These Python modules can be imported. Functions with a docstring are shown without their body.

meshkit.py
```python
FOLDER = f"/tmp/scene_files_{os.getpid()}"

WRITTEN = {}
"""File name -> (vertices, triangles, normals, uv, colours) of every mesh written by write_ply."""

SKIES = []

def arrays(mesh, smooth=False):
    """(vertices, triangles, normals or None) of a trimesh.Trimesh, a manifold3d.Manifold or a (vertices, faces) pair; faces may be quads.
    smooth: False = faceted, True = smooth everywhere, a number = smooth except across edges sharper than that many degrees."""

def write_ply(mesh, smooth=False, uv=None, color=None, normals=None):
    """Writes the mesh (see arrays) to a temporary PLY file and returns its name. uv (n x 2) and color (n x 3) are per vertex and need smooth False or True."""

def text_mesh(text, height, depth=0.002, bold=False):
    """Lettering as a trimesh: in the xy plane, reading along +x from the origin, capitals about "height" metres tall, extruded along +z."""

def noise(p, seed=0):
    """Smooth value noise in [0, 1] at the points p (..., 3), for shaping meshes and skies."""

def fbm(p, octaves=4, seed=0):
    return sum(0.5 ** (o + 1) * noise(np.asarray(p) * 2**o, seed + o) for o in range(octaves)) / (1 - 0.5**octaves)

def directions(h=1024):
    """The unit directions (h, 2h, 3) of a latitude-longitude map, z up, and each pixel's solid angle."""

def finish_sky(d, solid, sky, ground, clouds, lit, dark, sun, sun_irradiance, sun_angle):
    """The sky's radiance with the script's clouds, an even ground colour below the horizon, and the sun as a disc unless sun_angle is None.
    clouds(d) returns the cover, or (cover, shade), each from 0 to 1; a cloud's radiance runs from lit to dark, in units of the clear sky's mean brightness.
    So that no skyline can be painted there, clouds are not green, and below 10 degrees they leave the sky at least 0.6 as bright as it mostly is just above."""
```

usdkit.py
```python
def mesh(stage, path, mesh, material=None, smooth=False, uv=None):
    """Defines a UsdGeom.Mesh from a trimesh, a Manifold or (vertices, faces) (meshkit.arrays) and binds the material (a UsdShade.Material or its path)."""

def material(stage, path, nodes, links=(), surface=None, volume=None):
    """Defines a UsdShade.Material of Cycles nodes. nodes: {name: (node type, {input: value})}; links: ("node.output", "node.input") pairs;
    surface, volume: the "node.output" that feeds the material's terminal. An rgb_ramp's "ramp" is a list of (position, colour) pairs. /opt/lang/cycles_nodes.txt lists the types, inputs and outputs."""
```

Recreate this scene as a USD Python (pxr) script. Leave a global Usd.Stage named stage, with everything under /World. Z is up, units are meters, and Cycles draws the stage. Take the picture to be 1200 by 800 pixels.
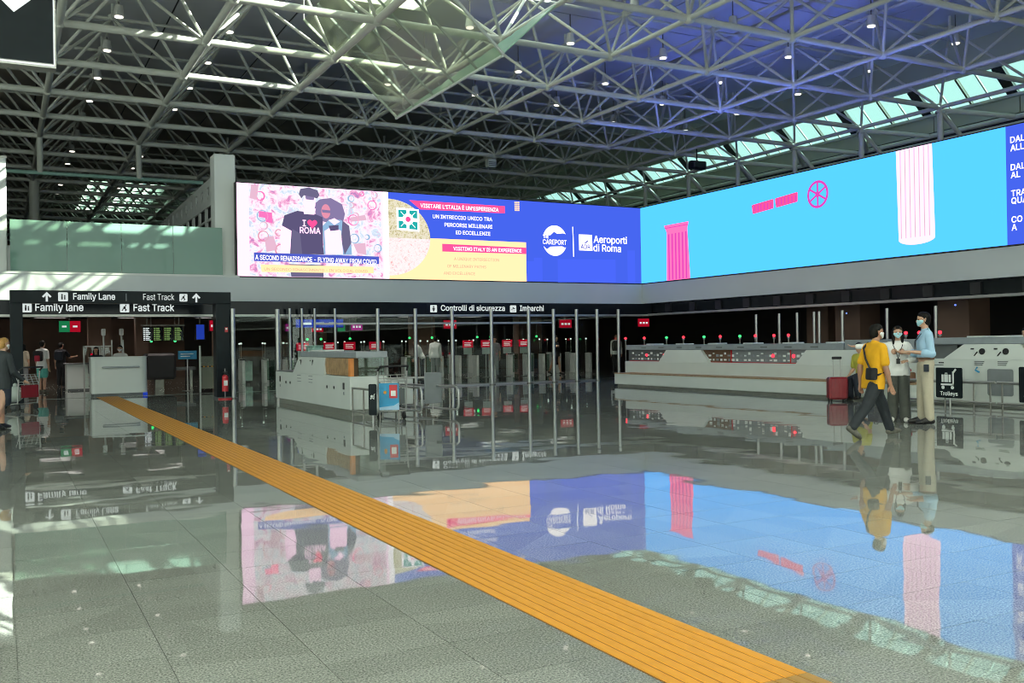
import math, random
import numpy as np, trimesh, usdkit, meshkit
import manifold3d as m3
from manifold3d import Manifold
from pxr import Usd, UsdGeom, UsdLux, UsdShade, Gf, Sdf, Vt
from shapely.geometry import Polygon, Point
from shapely import affinity

random.seed(7); RNG = np.random.default_rng(7)
stage = Usd.Stage.CreateInMemory()
UsdGeom.SetStageUpAxis(stage, 'Z'); UsdGeom.SetStageMetersPerUnit(stage, 1.0)
UsdGeom.Xform.Define(stage, '/World')

# ------------------------------------------------------------------ camera, sky, sun, exposure
YAW, PITCH, ROLL, FPX = math.radians(28.2), math.radians(.05), math.radians(-.91), 1113.0
fw = np.array([math.sin(YAW)*math.cos(PITCH), math.cos(YAW)*math.cos(PITCH), math.sin(PITCH)])
r0 = np.array([math.cos(YAW), -math.sin(YAW), 0.]); u0 = np.cross(r0, fw)
RT = r0*math.cos(ROLL)+u0*math.sin(ROLL); UP = -r0*math.sin(ROLL)+u0*math.cos(ROLL)
EYE = np.array([0, 0, 1.45])
cam = UsdGeom.Camera.Define(stage, '/World/camera')
cam.CreateHorizontalApertureAttr(36.0); cam.CreateVerticalApertureAttr(24.0)
cam.CreateFocalLengthAttr(36.0*FPX/1200)
cam.CreateClippingRangeAttr((0.1, 400.0))
cam.AddTransformOp().Set(Gf.Matrix4d(*RT, 0, *UP, 0, *(-fw), 0, *EYE, 1))
cam.CreateExposureAttr(0.0)

dome = UsdLux.DomeLight.Define(stage, '/World/sky')
dome.CreateIntensityAttr(1.15); dome.CreateColorAttr((0.93, 1.0, 0.97))
sun = UsdLux.DistantLight.Define(stage, '/World/sun')
sun.CreateIntensityAttr(10.0); sun.CreateColorAttr((1.0, 0.97, 0.88)); sun.CreateAngleAttr(0.53); sun.CreateNormalizeAttr(True)
SD = np.array([6.0, -4.0, 4.2]); SD /= np.linalg.norm(SD)
sx = np.cross([0, 0, 1.], SD); sx /= np.linalg.norm(sx); sy = np.cross(SD, sx)
sun.AddTransformOp().Set(Gf.Matrix4d(*sx, 0, *sy, 0, *SD, 0, 0, 0, 0, 1))

# ------------------------------------------------------------------ helpers
USED = {}
def uniq(parent, name):
    k = USED.get((parent, name), 0); USED[(parent, name)] = k+1
    return f'{parent}/{name}' + (f'_{k:03d}' if k else '')
LOC = {}
def custom(prim, label=None, cat=None, group=None, kind=None):
    for k, v in (('label', label), ('category', cat), ('group', group), ('kind', kind)):
        if v: prim.SetCustomDataByKey(k, v)
    return prim
def thing(name, label, cat, loc=(0, 0, 0), rotz=0, group=None, kind=None):
    p = uniq('/World', name); x = UsdGeom.Xform.Define(stage, p)
    x.AddTranslateOp().Set(Gf.Vec3d(*map(float, loc)))
    if rotz: x.AddRotateZOp().Set(float(rotz))
    LOC[p] = np.array(loc, float)
    return custom(x.GetPrim(), label, cat, group, kind)
def part(name, mesh, material, parent, label=None, kind=None, smooth=False, local=False):
    """a part; mesh in world coordinates unless local"""
    pp = str(parent.GetPath()); p = uniq(pp, name)
    v, f = (np.array(mesh.vertices), np.array(mesh.faces)) if hasattr(mesh, 'vertices') else (np.asarray(mesh[0], float), np.asarray(mesh[1]))
    base = LOC.get(pp, np.zeros(3)); 
    if not local: v = v-base
    LOC[p] = base
    return custom(usdkit.mesh(stage, p, trimesh.Trimesh(v, f, process=False), M[material], smooth=smooth).GetPrim(), label, None, None, kind)
def single(name, mesh, material, label=None, cat=None, group=None, kind=None, smooth=False):
    p = uniq('/World', name)
    return custom(usdkit.mesh(stage, p, mesh, M[material], smooth=smooth).GetPrim(), label, cat, group, kind)
def dup(root, loc, rotz=0, label=None, group=None):
    was = root.GetCustomData(); base = root.GetName()
    while base[-1].isdigit(): base = base[:-1]
    base = base.rstrip('_')
    p = uniq('/World', base); x = UsdGeom.Xform.Define(stage, p)
    x.AddTranslateOp().Set(Gf.Vec3d(*map(float, loc)))
    x.AddRotateZOp().Set(float(rotz))
    x.GetPrim().GetReferences().AddInternalReference(root.GetPath())
    custom(x.GetPrim(), label or was['label'], was['category'], group or was.get('group'))
    x.GetPrim().SetInstanceable(True)
    return x.GetPrim()

ORD = 'first second third fourth fifth sixth seventh eighth ninth tenth eleventh twelfth thirteenth'.split()
COUNT = {}
def nth(fmt):
    COUNT[fmt] = COUNT.get(fmt, 0)+1; return fmt.format(ORD[COUNT[fmt]-1])
def cat(*ms):
    L = []
    for m in ms: L += list(m) if isinstance(m, (list, tuple)) else [m]
    return trimesh.util.concatenate(L)
def box(x0, x1, y0, y1, z0, z1):
    b = trimesh.creation.box([abs(x1-x0), abs(y1-y0), abs(z1-z0)]); b.apply_translation([(x0+x1)/2, (y0+y1)/2, (z0+z1)/2]); return b
def bbox(x0, x1, y0, y1, z0, z1, r=.02):
    """box with chamfered edges"""
    x0, x1 = sorted((x0, x1)); y0, y1 = sorted((y0, y1)); z0, z1 = sorted((z0, z1))
    pts = []
    for a in (0, 1, 2):
        lo, hi = np.array([x0, y0, z0])+r, np.array([x1, y1, z1])-r
        lo[a] -= r; hi[a] += r
        pts += [[(lo, hi)[i][0], (lo, hi)[j][1], (lo, hi)[k][2]] for i in (0, 1) for j in (0, 1) for k in (0, 1)]
    return trimesh.Trimesh(pts).convex_hull
def cyl(p, q, r, n=10, r2=None):
    p, q = np.asarray(p, float), np.asarray(q, float); d = q-p; L = np.linalg.norm(d); d = d/L
    a = np.cross(d, [0, 0, 1.] if abs(d[2]) < .9 else [1., 0, 0]); a /= np.linalg.norm(a); b = np.cross(d, a)
    t = np.arange(n)*2*np.pi/n; ring = np.cos(t)[:, None]*a+np.sin(t)[:, None]*b
    r2 = r if r2 is None else r2
    v = np.vstack([p+ring*r, q+ring*r2, [p, q]])
    f = []
    for i in range(n):
        j = (i+1) % n
        f += [[i, j, n+j], [i, n+j, n+i], [2*n, j, i], [2*n+1, n+i, n+j]]
    return trimesh.Trimesh(v, f, process=False)
def tube(pts, r, n=8):
    return cat([cyl(pts[i], pts[i+1], r, n) for i in range(len(pts)-1)]+[sph(p, r, 1) for p in pts[1:-1]])
def sph(c, r, sub=2, s=(1, 1, 1)):
    m = trimesh.creation.icosphere(sub, 1.0); m.vertices = m.vertices*np.array(s)*r+np.array(c); return m
def plate(poly, o, ex, ey, depth):
    """polygon (list or shapely) in the plane o + x*ex + y*ey, extruded by depth along ex x ey"""
    if not hasattr(poly, 'geom_type'): poly = Polygon(poly)
    if not poly.is_valid: poly = poly.buffer(0)
    gs = [g for g in getattr(poly, 'geoms', [poly]) if g.area > 1e-7]
    m = cat([trimesh.creation.extrude_polygon(g, depth, engine='earcut') for g in gs])
    ex, ey = np.asarray(ex, float), np.asarray(ey, float)
    v = m.vertices; m.vertices = np.asarray(o, float)+v[:, :1]*ex+v[:, 1:2]*ey+v[:, 2:]*np.cross(ex, ey)
    return m
TXT = {}
def text(s, h, o, ex, ey=(0, 0, 1), width=None, align='l', bold=False, depth=.004):
    """lettering in the plane at o, reading along ex, standing proud along ex x ey"""
    k = (s, bold)
    if k not in TXT: TXT[k] = meshkit.text_mesh(s, 1.0, depth=1.0, bold=bold)
    v = TXT[k].vertices.copy(); v[:, :2] *= h
    w = v[:, 0].max()-v[:, 0].min(); v[:, 0] -= v[:, 0].min()
    if width: v[:, 0] *= width/w; w = width
    if align == 'c': v[:, 0] -= w/2
    if align == 'r': v[:, 0] -= w
    ex, ey = np.asarray(ex, float), np.asarray(ey, float)
    return trimesh.Trimesh(np.asarray(o, float)+v[:, :1]*ex+v[:, 1:2]*ey+v[:, 2:]*depth*np.cross(ex, ey), TXT[k].faces, process=False)
def circle(x, y, r, n=32): return Point(x, y).buffer(r, quad_segs=n//4)
def rect(x0, y0, x1, y1): return Polygon([(x0, y0), (x1, y0), (x1, y1), (x0, y1)])

# ------------------------------------------------------------------ materials
M = {}
def mat(name, col, rough=.5, metal=0., var=.06, scale=6., bump=0., spec=.5, extra=None):
    c = np.array(col, float)
    nodes = {'g': ('texture_coordinate', {}), 'n': ('noise_texture', {'scale': scale, 'detail': 3.}),
             'r': ('rgb_ramp', {'ramp': [(.3, tuple(c*(1-var))), (.7, tuple(np.minimum(c*(1+var), 1)))]}),
             'p': ('principled_bsdf', {'roughness': rough, 'metallic': metal, 'specular_ior_level': spec, **(extra or {})})}
    links = [('g.object', 'n.vector'), ('n.fac', 'r.fac'), ('r.color', 'p.base_color')]
    if bump:
        nodes['b'] = ('bump', {'strength': bump, 'distance': .01}); links += [('n.fac', 'b.height'), ('b.normal', 'p.normal')]
    M[name] = usdkit.material(stage, '/World/Looks/'+name, nodes, links, surface='p.BSDF')
def glow(name, col, k=1.0):
    M[name] = usdkit.material(stage, '/World/Looks/'+name, {'e': ('emission', {'color': col, 'strength': k})}, [], surface='e.emission')
def glass(name, tint=(1, 1, 1), ior=1.45, rough=.0, gtint=(1, 1, 1)):
    M[name] = usdkit.material(stage, '/World/Looks/'+name, {
        't': ('transparent_bsdf', {'color': tint}), 'g': ('glossy_bsdf', {'color': gtint, 'roughness': rough}), 'f': ('layer_weight', {'blend': .5}),
        'w': ('math', {'math_type': 'power', 'value2': 5.}), 'r': ('map_range', {'value': .5, 'to_min': ((ior-1)/(ior+1))**2, 'to_max': .9}),
        'm': ('mix_closure', {})}, [('f.facing', 'w.value1'), ('w.value', 'r.value'), ('r.result', 'm.fac'), ('t.BSDF', 'm.closure1'), ('g.BSDF', 'm.closure2')], surface='m.closure')
def srgb(r, g, b):
    c = np.array([r, g, b])/255.; return tuple(np.where(c <= .04045, c/12.92, ((c+.055)/1.055)**2.4))

mat('white_paint', (.62, .64, .62), .45, var=.03, scale=.7)
mat('fascia', (.50, .53, .54), .4, var=.03, scale=.5)
mat('steel_white', (.50, .505, .45), .38, var=.05, scale=3)
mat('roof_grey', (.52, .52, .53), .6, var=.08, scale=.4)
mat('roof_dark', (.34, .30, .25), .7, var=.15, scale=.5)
mat('wall_dark', (.035, .03, .028), .6, var=.2, scale=.4)
mat('wall_brown', (.17, .10, .07), .6, var=.25, scale=.6)
mat('wall_olive', (.36, .38, .30), .6, var=.08, scale=.6)
mat('black_gloss', (.008, .010, .013), .16, var=.1, spec=.2)
mat('black_matt', (.012, .012, .013), .55, var=.1)
mat('black_metal', (.010, .015, .018), .3, var=.1, spec=.12)
mat('counter_white', (.60, .64, .61), .28, var=.02, scale=2)
mat('gate_grey', (.50, .52, .51), .35)
mat('plinth', (.30, .31, .27), .4, metal=.4)
mat('grey_band', (.28, .31, .33), .2, var=.06)
mat('grey_dark', (.10, .11, .11), .4)
mat('panel_grey', (.20, .22, .23), .45)
mat('steel', (.42, .42, .40), .38, metal=.8, var=.04)
mat('steel_dark', (.20, .19, .17), .32, metal=.8)
mat('rubber', (.015, .015, .015), .7)
mat('strip_orange', srgb(198, 136, 36), .55, var=.05, scale=14, bump=.1)
mat('strip_worn', srgb(156, 118, 54), .5, var=.10, scale=9, bump=.1)
mat('groove', srgb(120, 78, 20), .7)
mat('red_paint', (.55, .02, .03), .3)
mat('red_case', (.22, .006, .012), .3)
mat('orange_panel', (.70, .25, .06), .45)
mat('wood', (.36, .23, .12), .5, var=.25, scale=9)
mat('wood_dark', (.13, .07, .035), .5)
mat('paper', (.8, .82, .8), .7)
mat('skin', (.52, .30, .20), .5, var=.05, extra={'subsurface_weight': .1, 'subsurface_scale': .01})
mat('skin_tan', (.36, .19, .12), .5, var=.05, extra={'subsurface_weight': .1, 'subsurface_scale': .01})
mat('hair_dark', (.008, .007, .006), .7, scale=40, var=.5, spec=.2)
mat('hair_blond', (.48, .26, .07), .5, scale=40, var=.3)
mat('eye', (.02, .015, .01), .2)
mat('cloth_yellow', (.72, .36, .006), .85, var=.06, scale=9, bump=.25)
mat('cloth_lime', (.42, .40, .05), .85, var=.08, scale=9)
mat('cloth_white', (.72, .72, .70), .85, var=.05, scale=9, bump=.2)
mat('cloth_blue', (.36, .55, .72), .85, var=.06, scale=9, bump=.2)
mat('cloth_beige', (.46, .41, .31), .85, var=.06, scale=9, bump=.25)
mat('cloth_black', (.013, .013, .016), .85, var=.2, scale=9)
mat('cloth_jeans', (.018, .023, .028), .85, var=.2, scale=12, bump=.2)
mat('cloth_greygreen', (.065, .07, .06), .85, var=.15, scale=9, bump=.2)
mat('cloth_navy', (.016, .022, .035), .8, var=.15, scale=9)
mat('cloth_charcoal', (.026, .033, .036), .8, var=.12, scale=9)
mat('cloth_teal', (.10, .42, .36), .85, var=.08, scale=9)
mat('cloth_grey', (.25, .26, .27), .85, var=.1, scale=9)
mat('cloth_red', (.45, .02, .05), .8)
mat('mask_blue', (.42, .72, .80), .8)
mat('mask_white', (.8, .82, .82), .8)
mat('shoe_white', (.7, .7, .66), .6)
mat('shoe_black', (.012, .011, .011), .4)
mat('shoe_grey', (.11, .105, .085), .6, var=.3, scale=20)
mat('bag_brown', (.16, .08, .04), .6)
mat('clear_plastic', (.45, .50, .46), .2)
mat('lamp_body', (.55, .55, .52), .4)
mat('poster_blue', (.03, .30, .55), .4)
mat('green_plastic', (.25, .42, .36), .35)
glass('glass_clear', (.90, .96, .93))
glass('glass_facade', (.78, .81, .78))
glass('glass_sky', (.40, .54, .52), 1.4, .02)
glass('glass_tint', (.55, .70, .62), 1.6, .02)
glass('glass_far', (.75, .95, .88), 1.4)
M['glass_green'] = usdkit.material(stage, '/World/Looks/glass_green', {   # printed, milky green balustrade glass
    't': ('transparent_bsdf', {'color': (.55, .75, .68)}), 'd': ('principled_bsdf', {'base_color': (.20, .34, .28), 'roughness': .06}),
    'm': ('mix_closure', {'fac': .75})}, [('t.BSDF', 'm.closure1'), ('d.BSDF', 'm.closure2')], surface='m.closure')
M['glass_milky'] = usdkit.material(stage, '/World/Looks/glass_milky', {
    't': ('transparent_bsdf', {'color': (.88, .90, .82)}), 'd': ('principled_bsdf', {'base_color': (.52, .55, .46), 'roughness': .15}),
    'm': ('mix_closure', {'fac': .22})}, [('t.BSDF', 'm.closure1'), ('d.BSDF', 'm.closure2')], surface='m.closure')
M['glass_opal'] = usdkit.material(stage, '/World/Looks/glass_opal', {'t': ('translucent_bsdf', {'color': (.86, .88, .83)})}, [], surface='t.BSDF')
M['glass_fin'] = usdkit.material(stage, '/World/Looks/glass_fin', {
    't': ('translucent_bsdf', {'color': (.60, .82, .68)}), 'd': ('principled_bsdf', {'base_color': (.42, .60, .48), 'roughness': .2}),
    'm': ('mix_closure', {'fac': .5})}, [('t.BSDF', 'm.closure1'), ('d.BSDF', 'm.closure2')], surface='m.closure')

TX, TY, TOX, TOY = .615, .53, 4.96, 3.68          # floor tile pitch and a joint
M['granite'] = usdkit.material(stage, '/World/Looks/granite', {
    'g': ('geometry', {}),
    'n1': ('noise_texture', {'scale': 95., 'detail': 3., 'roughness': .75}),
    'r1': ('rgb_ramp', {'ramp': [(.30, (.045, .053, .05)), (.44, (.18, .195, .175)), (.56, (.30, .315, .285)), (.72, (.47, .485, .44))]}),
    'n2': ('noise_texture', {'scale': .35, 'detail': 2.}),
    'r2': ('rgb_ramp', {'ramp': [(.3, (.90, .90, .90)), (.7, (1.05, 1.05, 1.05))]}),
    'mx': ('mix', {'mix_type': 'multiply', 'fac': 1.}),
    'o': ('vector_math', {'math_type': 'subtract', 'vector2': (TOX, TOY, 0)}),
    'd': ('vector_math', {'math_type': 'divide', 'vector2': (TX, TY, 10.)}),
    'fl': ('vector_math', {'math_type': 'floor'}),
    'w': ('white_noise_texture', {}),
    'mr': ('map_range', {'value': .5, 'to_min': .90, 'to_max': 1.06}),
    'mx2': ('vector_math', {'math_type': 'scale'}),
    'n3': ('noise_texture', {'scale': 1.1, 'detail': 1.5}),
    'b': ('bump', {'strength': .28, 'distance': .01}),
    'p': ('principled_bsdf', {'roughness': .022, 'ior': 1.55})},
    [('g.position', 'n1.vector'), ('n1.fac', 'r1.fac'), ('g.position', 'n2.vector'), ('n2.fac', 'r2.fac'), ('r1.color', 'mx.color1'), ('r2.color', 'mx.color2'),
     ('g.position', 'o.vector1'), ('o.vector', 'd.vector1'), ('d.vector', 'fl.vector1'), ('fl.vector', 'w.vector'), ('w.value', 'mr.value'), ('mx.color', 'mx2.vector1'), ('mr.result', 'mx2.scale'),
     ('mx2.vector', 'p.base_color'), ('g.position', 'n3.vector'), ('n3.fac', 'b.height'), ('b.normal', 'p.normal')], surface='p.BSDF')

LED = 1.0
def led(name, r, g, b, k=1.0): glow('led_'+name, srgb(r, g, b), LED*k)
glow('led_sky', (.105, .69, 1.70), 1.); glow('led_blue', (.064, .135, .88), 1.); glow('led_blue_light', (.072, .145, .98), 1.); glow('led_pink', (1.6, .20, .56), 1.); glow('led_pink_hot', (1.4, .10, .36), 1.)
led('white', 252, 246, 252, 1.5); glow('led_pale', (1.5, .95, 1.3), 1.); glow('led_cream', (1.5, .95, .50), 1.); led('magenta', 232, 74, 190); led('slate', 112, 106, 140); led('slate_dark', 96, 88, 126)
led('denim', 150, 190, 226); led('face', 236, 150, 176); led('hair', 140, 126, 170); led('teal', 40, 180, 176); led('caption', 84, 98, 206); led('ink', 206, 176, 150); led('rose', 236, 190, 214)
def led_noise(name, scale, stops):
    M['led_'+name] = usdkit.material(stage, '/World/Looks/led_'+name, {'g': ('geometry', {}), 'n': ('noise_texture', {'scale': scale, 'detail': 4., 'roughness': .65, 'distortion': .6}),
        'r': ('rgb_ramp', {'ramp': [(a, srgb(*c)) for a, c in stops]}), 'e': ('emission', {'strength': LED*1.08})},
        [('g.position', 'n.vector'), ('n.fac', 'r.fac'), ('r.color', 'e.color')], surface='e.emission')
led_noise('graffiti', 3.2, [(.28, (150, 130, 190)), (.38, (236, 150, 200)), (.45, (252, 226, 244)), (.54, (250, 246, 254)), (.62, (196, 220, 240)), (.70, (246, 196, 226)), (.8, (170, 130, 190))])
led_noise('mosaic', 9., [(.3, (150, 140, 100)), (.42, (214, 206, 160)), (.55, (240, 232, 214)), (.66, (186, 170, 110)), (.8, (230, 200, 180))])
led_noise('mosaic_pale', 8., [(.3, (240, 150, 150)), (.4, (250, 226, 226)), (.55, (252, 246, 246)), (.66, (250, 214, 220)), (.8, (180, 200, 190))])
glow('blue_wash', (.11, .18, 1.), 85.); glow('lamp_glow', (1, .93, .8), 2.2); glow('red_lamp', (1, .03, .05), 3.); glow('green_lamp', (.05, 1, .2), 2.); glow('blue_lamp', (.15, .25, 1), 1.5); glow('white_dot', (.9, 1, .9), 1.2)
glow('sign_red', srgb(205, 20, 48), .6); glow('sign_green', srgb(30, 130, 80), .8); glow('sign_white', srgb(240, 246, 244), .95); glow('sign_blue', srgb(40, 70, 190), .7); glow('sign_violet', srgb(190, 40, 150), .7)
glow('sign_text', srgb(226, 236, 234), .9); glow('board_text', srgb(150, 190, 110), .5); glow('strip_lamp', (1, .88, .82), 14.0); glow('arrow_white', (.92, 1., .96), 1.1)

# ================================================================== SETTING: floor
floor = thing('floor', None, None, kind='structure')
def slab_boxes(): 
    return cat(box(-15, 31.6, -14, 88, -.30, -.012),                    # bed under the tiles
               box(-15, 31.6, 31.06, 88, -.012, 0), box(21.56, 31.6, -14, 31.06, -.012, 0), box(-15, 31.6, -14, -3.21, -.012, 0))
part('floor_slab', slab_boxes(), 'granite', floor)
ix = np.arange(math.ceil((-15-TOX)/TX), math.floor((21.56-TOX)/TX)); iy = np.arange(math.floor((-3.2-TOY)/TY)+1, math.floor((31.06-TOY)/TY))
def seen(P, pad=40):
    d = np.atleast_2d(P)-EYE; z = d@fw
    x = 600+FPX*(d@RT)/np.maximum(z, .01); y = 400-FPX*(d@UP)/np.maximum(z, .01)
    return (z > .3) & (x > -pad) & (x < 1200+pad) & (y > -pad) & (y < 800+pad), z
cells = np.array([(a, b) for a in ix for b in iy]); ctr = np.c_[TOX+(cells[:, 0]+.5)*TX, TOY+(cells[:, 1]+.5)*TY, np.zeros(len(cells))]
ok, dz = seen(ctr); order = np.argsort(np.where(ok, dz, 1e3+dz))
TG = .0016
def tile_mesh(a, b):
    x, y = TOX+a*TX, TOY+b*TY
    t = box(x+TG, x+TX-TG, y+TG, y+TY-TG, -.012, 0); top = t.vertices[:, 2] > -.001
    w = RNG.uniform(-.00055, .00055, 2)
    t.vertices[top, 2] += (t.vertices[top, 0]-x-TX/2)*w[0]*2+(t.vertices[top, 1]-y-TY/2)*w[1]*2
    return t
for k in order[:300]: part('tile', tile_mesh(*cells[k]), 'granite', floor)
part('tile', cat([tile_mesh(*cells[k]) for k in order[300:]]), 'granite', floor, kind='stuff')

# ================================================================== SETTING: roof, walls
S, FX, FY, ZB, ZT, ZR = 3.47, 1.32, 25.67, 9.45, 11.4, 11.85
ceiling = thing('ceiling', None, None, kind='structure')
OPEN = {(2, -1), (3, -1), (2, -2), (3, -2), (2, 0), (1, -1), (1, -2)} | {(i, j) for i in range(-4, 5) for j in (-7, -9)} | {(i, j) for i in (1, 2) for j in (11, 12, 13, 14)}
for i in range(-5, 9):
    for j in range(-12, 18):
        if (i, j) in OPEN: continue
        x, y = FX+i*S, FY+j*S; x1 = min(x+S, 30.3)
        if i == 8: x1 = 30.3
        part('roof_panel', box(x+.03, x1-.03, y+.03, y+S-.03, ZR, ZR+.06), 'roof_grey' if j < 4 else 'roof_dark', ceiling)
part('roof_backing', cat([box(FX-5*S-.2, 30.3, FY+j*S-.08, FY+j*S+.08, ZR+.03, ZR+.16) for j in range(-12, 19)]+[box(FX+i*S-.08, FX+i*S+.08, FY-12*S, FY+18*S, ZR+.03, ZR+.16) for i in range(-5, 9)]), 'black_matt', ceiling)
part('skylight_kerb', cat(box(11, 15.25, 18.65, 21.1, ZR+.02, ZR+.1), box(11, 15.25, 22.1, 23.1, ZR+.02, ZR+.1), box(4.75, 6.6, 18.65, 25.7, ZR+.02, ZR+.1), box(12.6, 15.25, 24.2, 25.7, ZR+.02, ZR+.1), box(8.2, 11.75, 27.4, 29.16, ZR-.02, ZR+.1), box(11.68, 11.78, 25.6, 27.4, ZR, ZR+.14), box(8.2, 8.3, 25.6, 29.1, ZR, ZR+.14), [box(8.26+k*1.39-.05, 8.26+k*1.39+.05, 18.7, 25.7, ZR, ZR+.14) for k in range(-1, 6)]), 'steel_white', ceiling)
part('skylight_pane', box(6.6, 15.25, 18.7, 25.6, ZR+.15, ZR+.17), 'glass_clear', ceiling); part('skylight_pane', box(8.3, 11.75, 25.6, 27.45, ZR+.15, ZR+.17), 'glass_clear', ceiling)
for j in (-9, -7):      # rooflights over the hall behind the camera
    part('rooflight_pane', box(FX-4*S, FX+5*S, FY+j*S, FY+(j+1)*S, ZR+.15, ZR+.17), 'glass_opal', ceiling)
    part('rooflight_bar', cat([box(FX+k*1.157-.04, FX+k*1.157+.04, FY+j*S, FY+(j+1)*S, ZR, ZR+.14) for k in range(-12, 16)]), 'steel_white', ceiling)
for j in range(0, 28):      # far louvred rooflight
    y = FY+11*S+j*.5
    part('louvre', trimesh.Trimesh(np.array([[4.8, y, ZR], [11.7, y, ZR], [11.7, y+.24, ZR+.18], [4.8, y+.24, ZR+.18], [4.8, y, ZR-.03], [11.7, y, ZR-.03], [11.7, y+.24, ZR+.15], [4.8, y+.24, ZR+.15]]),
         [[0, 1, 2], [0, 2, 3], [4, 6, 5], [4, 7, 6], [0, 4, 5], [0, 5, 1], [2, 6, 7], [2, 7, 3], [1, 5, 6], [1, 6, 2], [0, 3, 7], [0, 7, 4]]), 'steel_white', ceiling)
part('rooflight_bar', cat([box(4.8+k*.69-.09, 4.8+k*.69+.09, FY+11*S, FY+15*S, ZR-.02, ZR+.16) for k in range(11)]), 'steel_white', ceiling)
part('rooflight_cover', box(9.4, 11.72, FY+11*S, FY+15*S, ZR+.24, ZR+.3), 'roof_dark', ceiling)
part('rooflight_pane', box(4.8, 11.7, FY+11*S, FY+15*S, ZR+.2, ZR+.22), 'glass_far', ceiling)

wall = single('wall_back', cat(box(-15, 31.6, 87.8, 88, 0, 12)), 'wall_brown', kind='structure')
part_ = thing('wall_right', None, None, kind='structure')
part('wall_panel', cat(box(31.4, 31.6, -14, 88, 0, 9.80)), 'wall_dark', part_)
for k in range(29):
    y = -14+k*S
    part('eave_panel', box(31.30, 31.38, y+.02, y+S-.02, 9.18, 9.78), 'wall_olive', part_)
part('eave_beam', cat(cyl((31.1, -14, 9.0), (31.1, 88, 9.0), .09), cyl((30.9, -14, 8.72), (30.9, 88, 8.72), .06)), 'steel_white', part_)
part('eave_fascia', box(30.25, 30.33, -14, 88, 10.65, 11.9), 'wall_olive', part_)
# sloping clerestory along the right eave
cl = thing('window_1', None, None, kind='structure')
A0, B0 = np.array([30.3, 10.65]), np.array([31.22, 9.82])
def strut_x(y0, y1, off, t):
    v = []
    n = np.array([.67, .74])
    for p in (A0, B0):
        for o in (off, off+t):
            q = p+n*o
            v += [[q[0], y0, q[1]], [q[0], y1, q[1]]]
    return trimesh.Trimesh(v).convex_hull
y = -14.
for k in range(29):
    y0 = -14+k*S
    part('pane', strut_x(y0+.35, y0+1.72, 0, .02), 'glass_sky', cl); part('pane', strut_x(y0+1.80, y0+S-.05, 0, .02), 'glass_sky', cl)
    part('mullion', strut_x(y0-.05, y0+.35, -.06, .14), 'black_matt', cl); part('mullion', strut_x(y0+1.72, y0+1.80, -.06, .12), 'steel_dark', cl)
    part('glazing_bar', strut_x(y0+.98, y0+1.03, -.03, .06), 'steel', cl); part('glazing_bar', strut_x(y0+2.6, y0+2.65, -.03, .06), 'steel', cl)
part('sill', box(31.1, 31.45, -14, 88, 9.74, 9.83), 'steel_white', cl)

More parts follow.
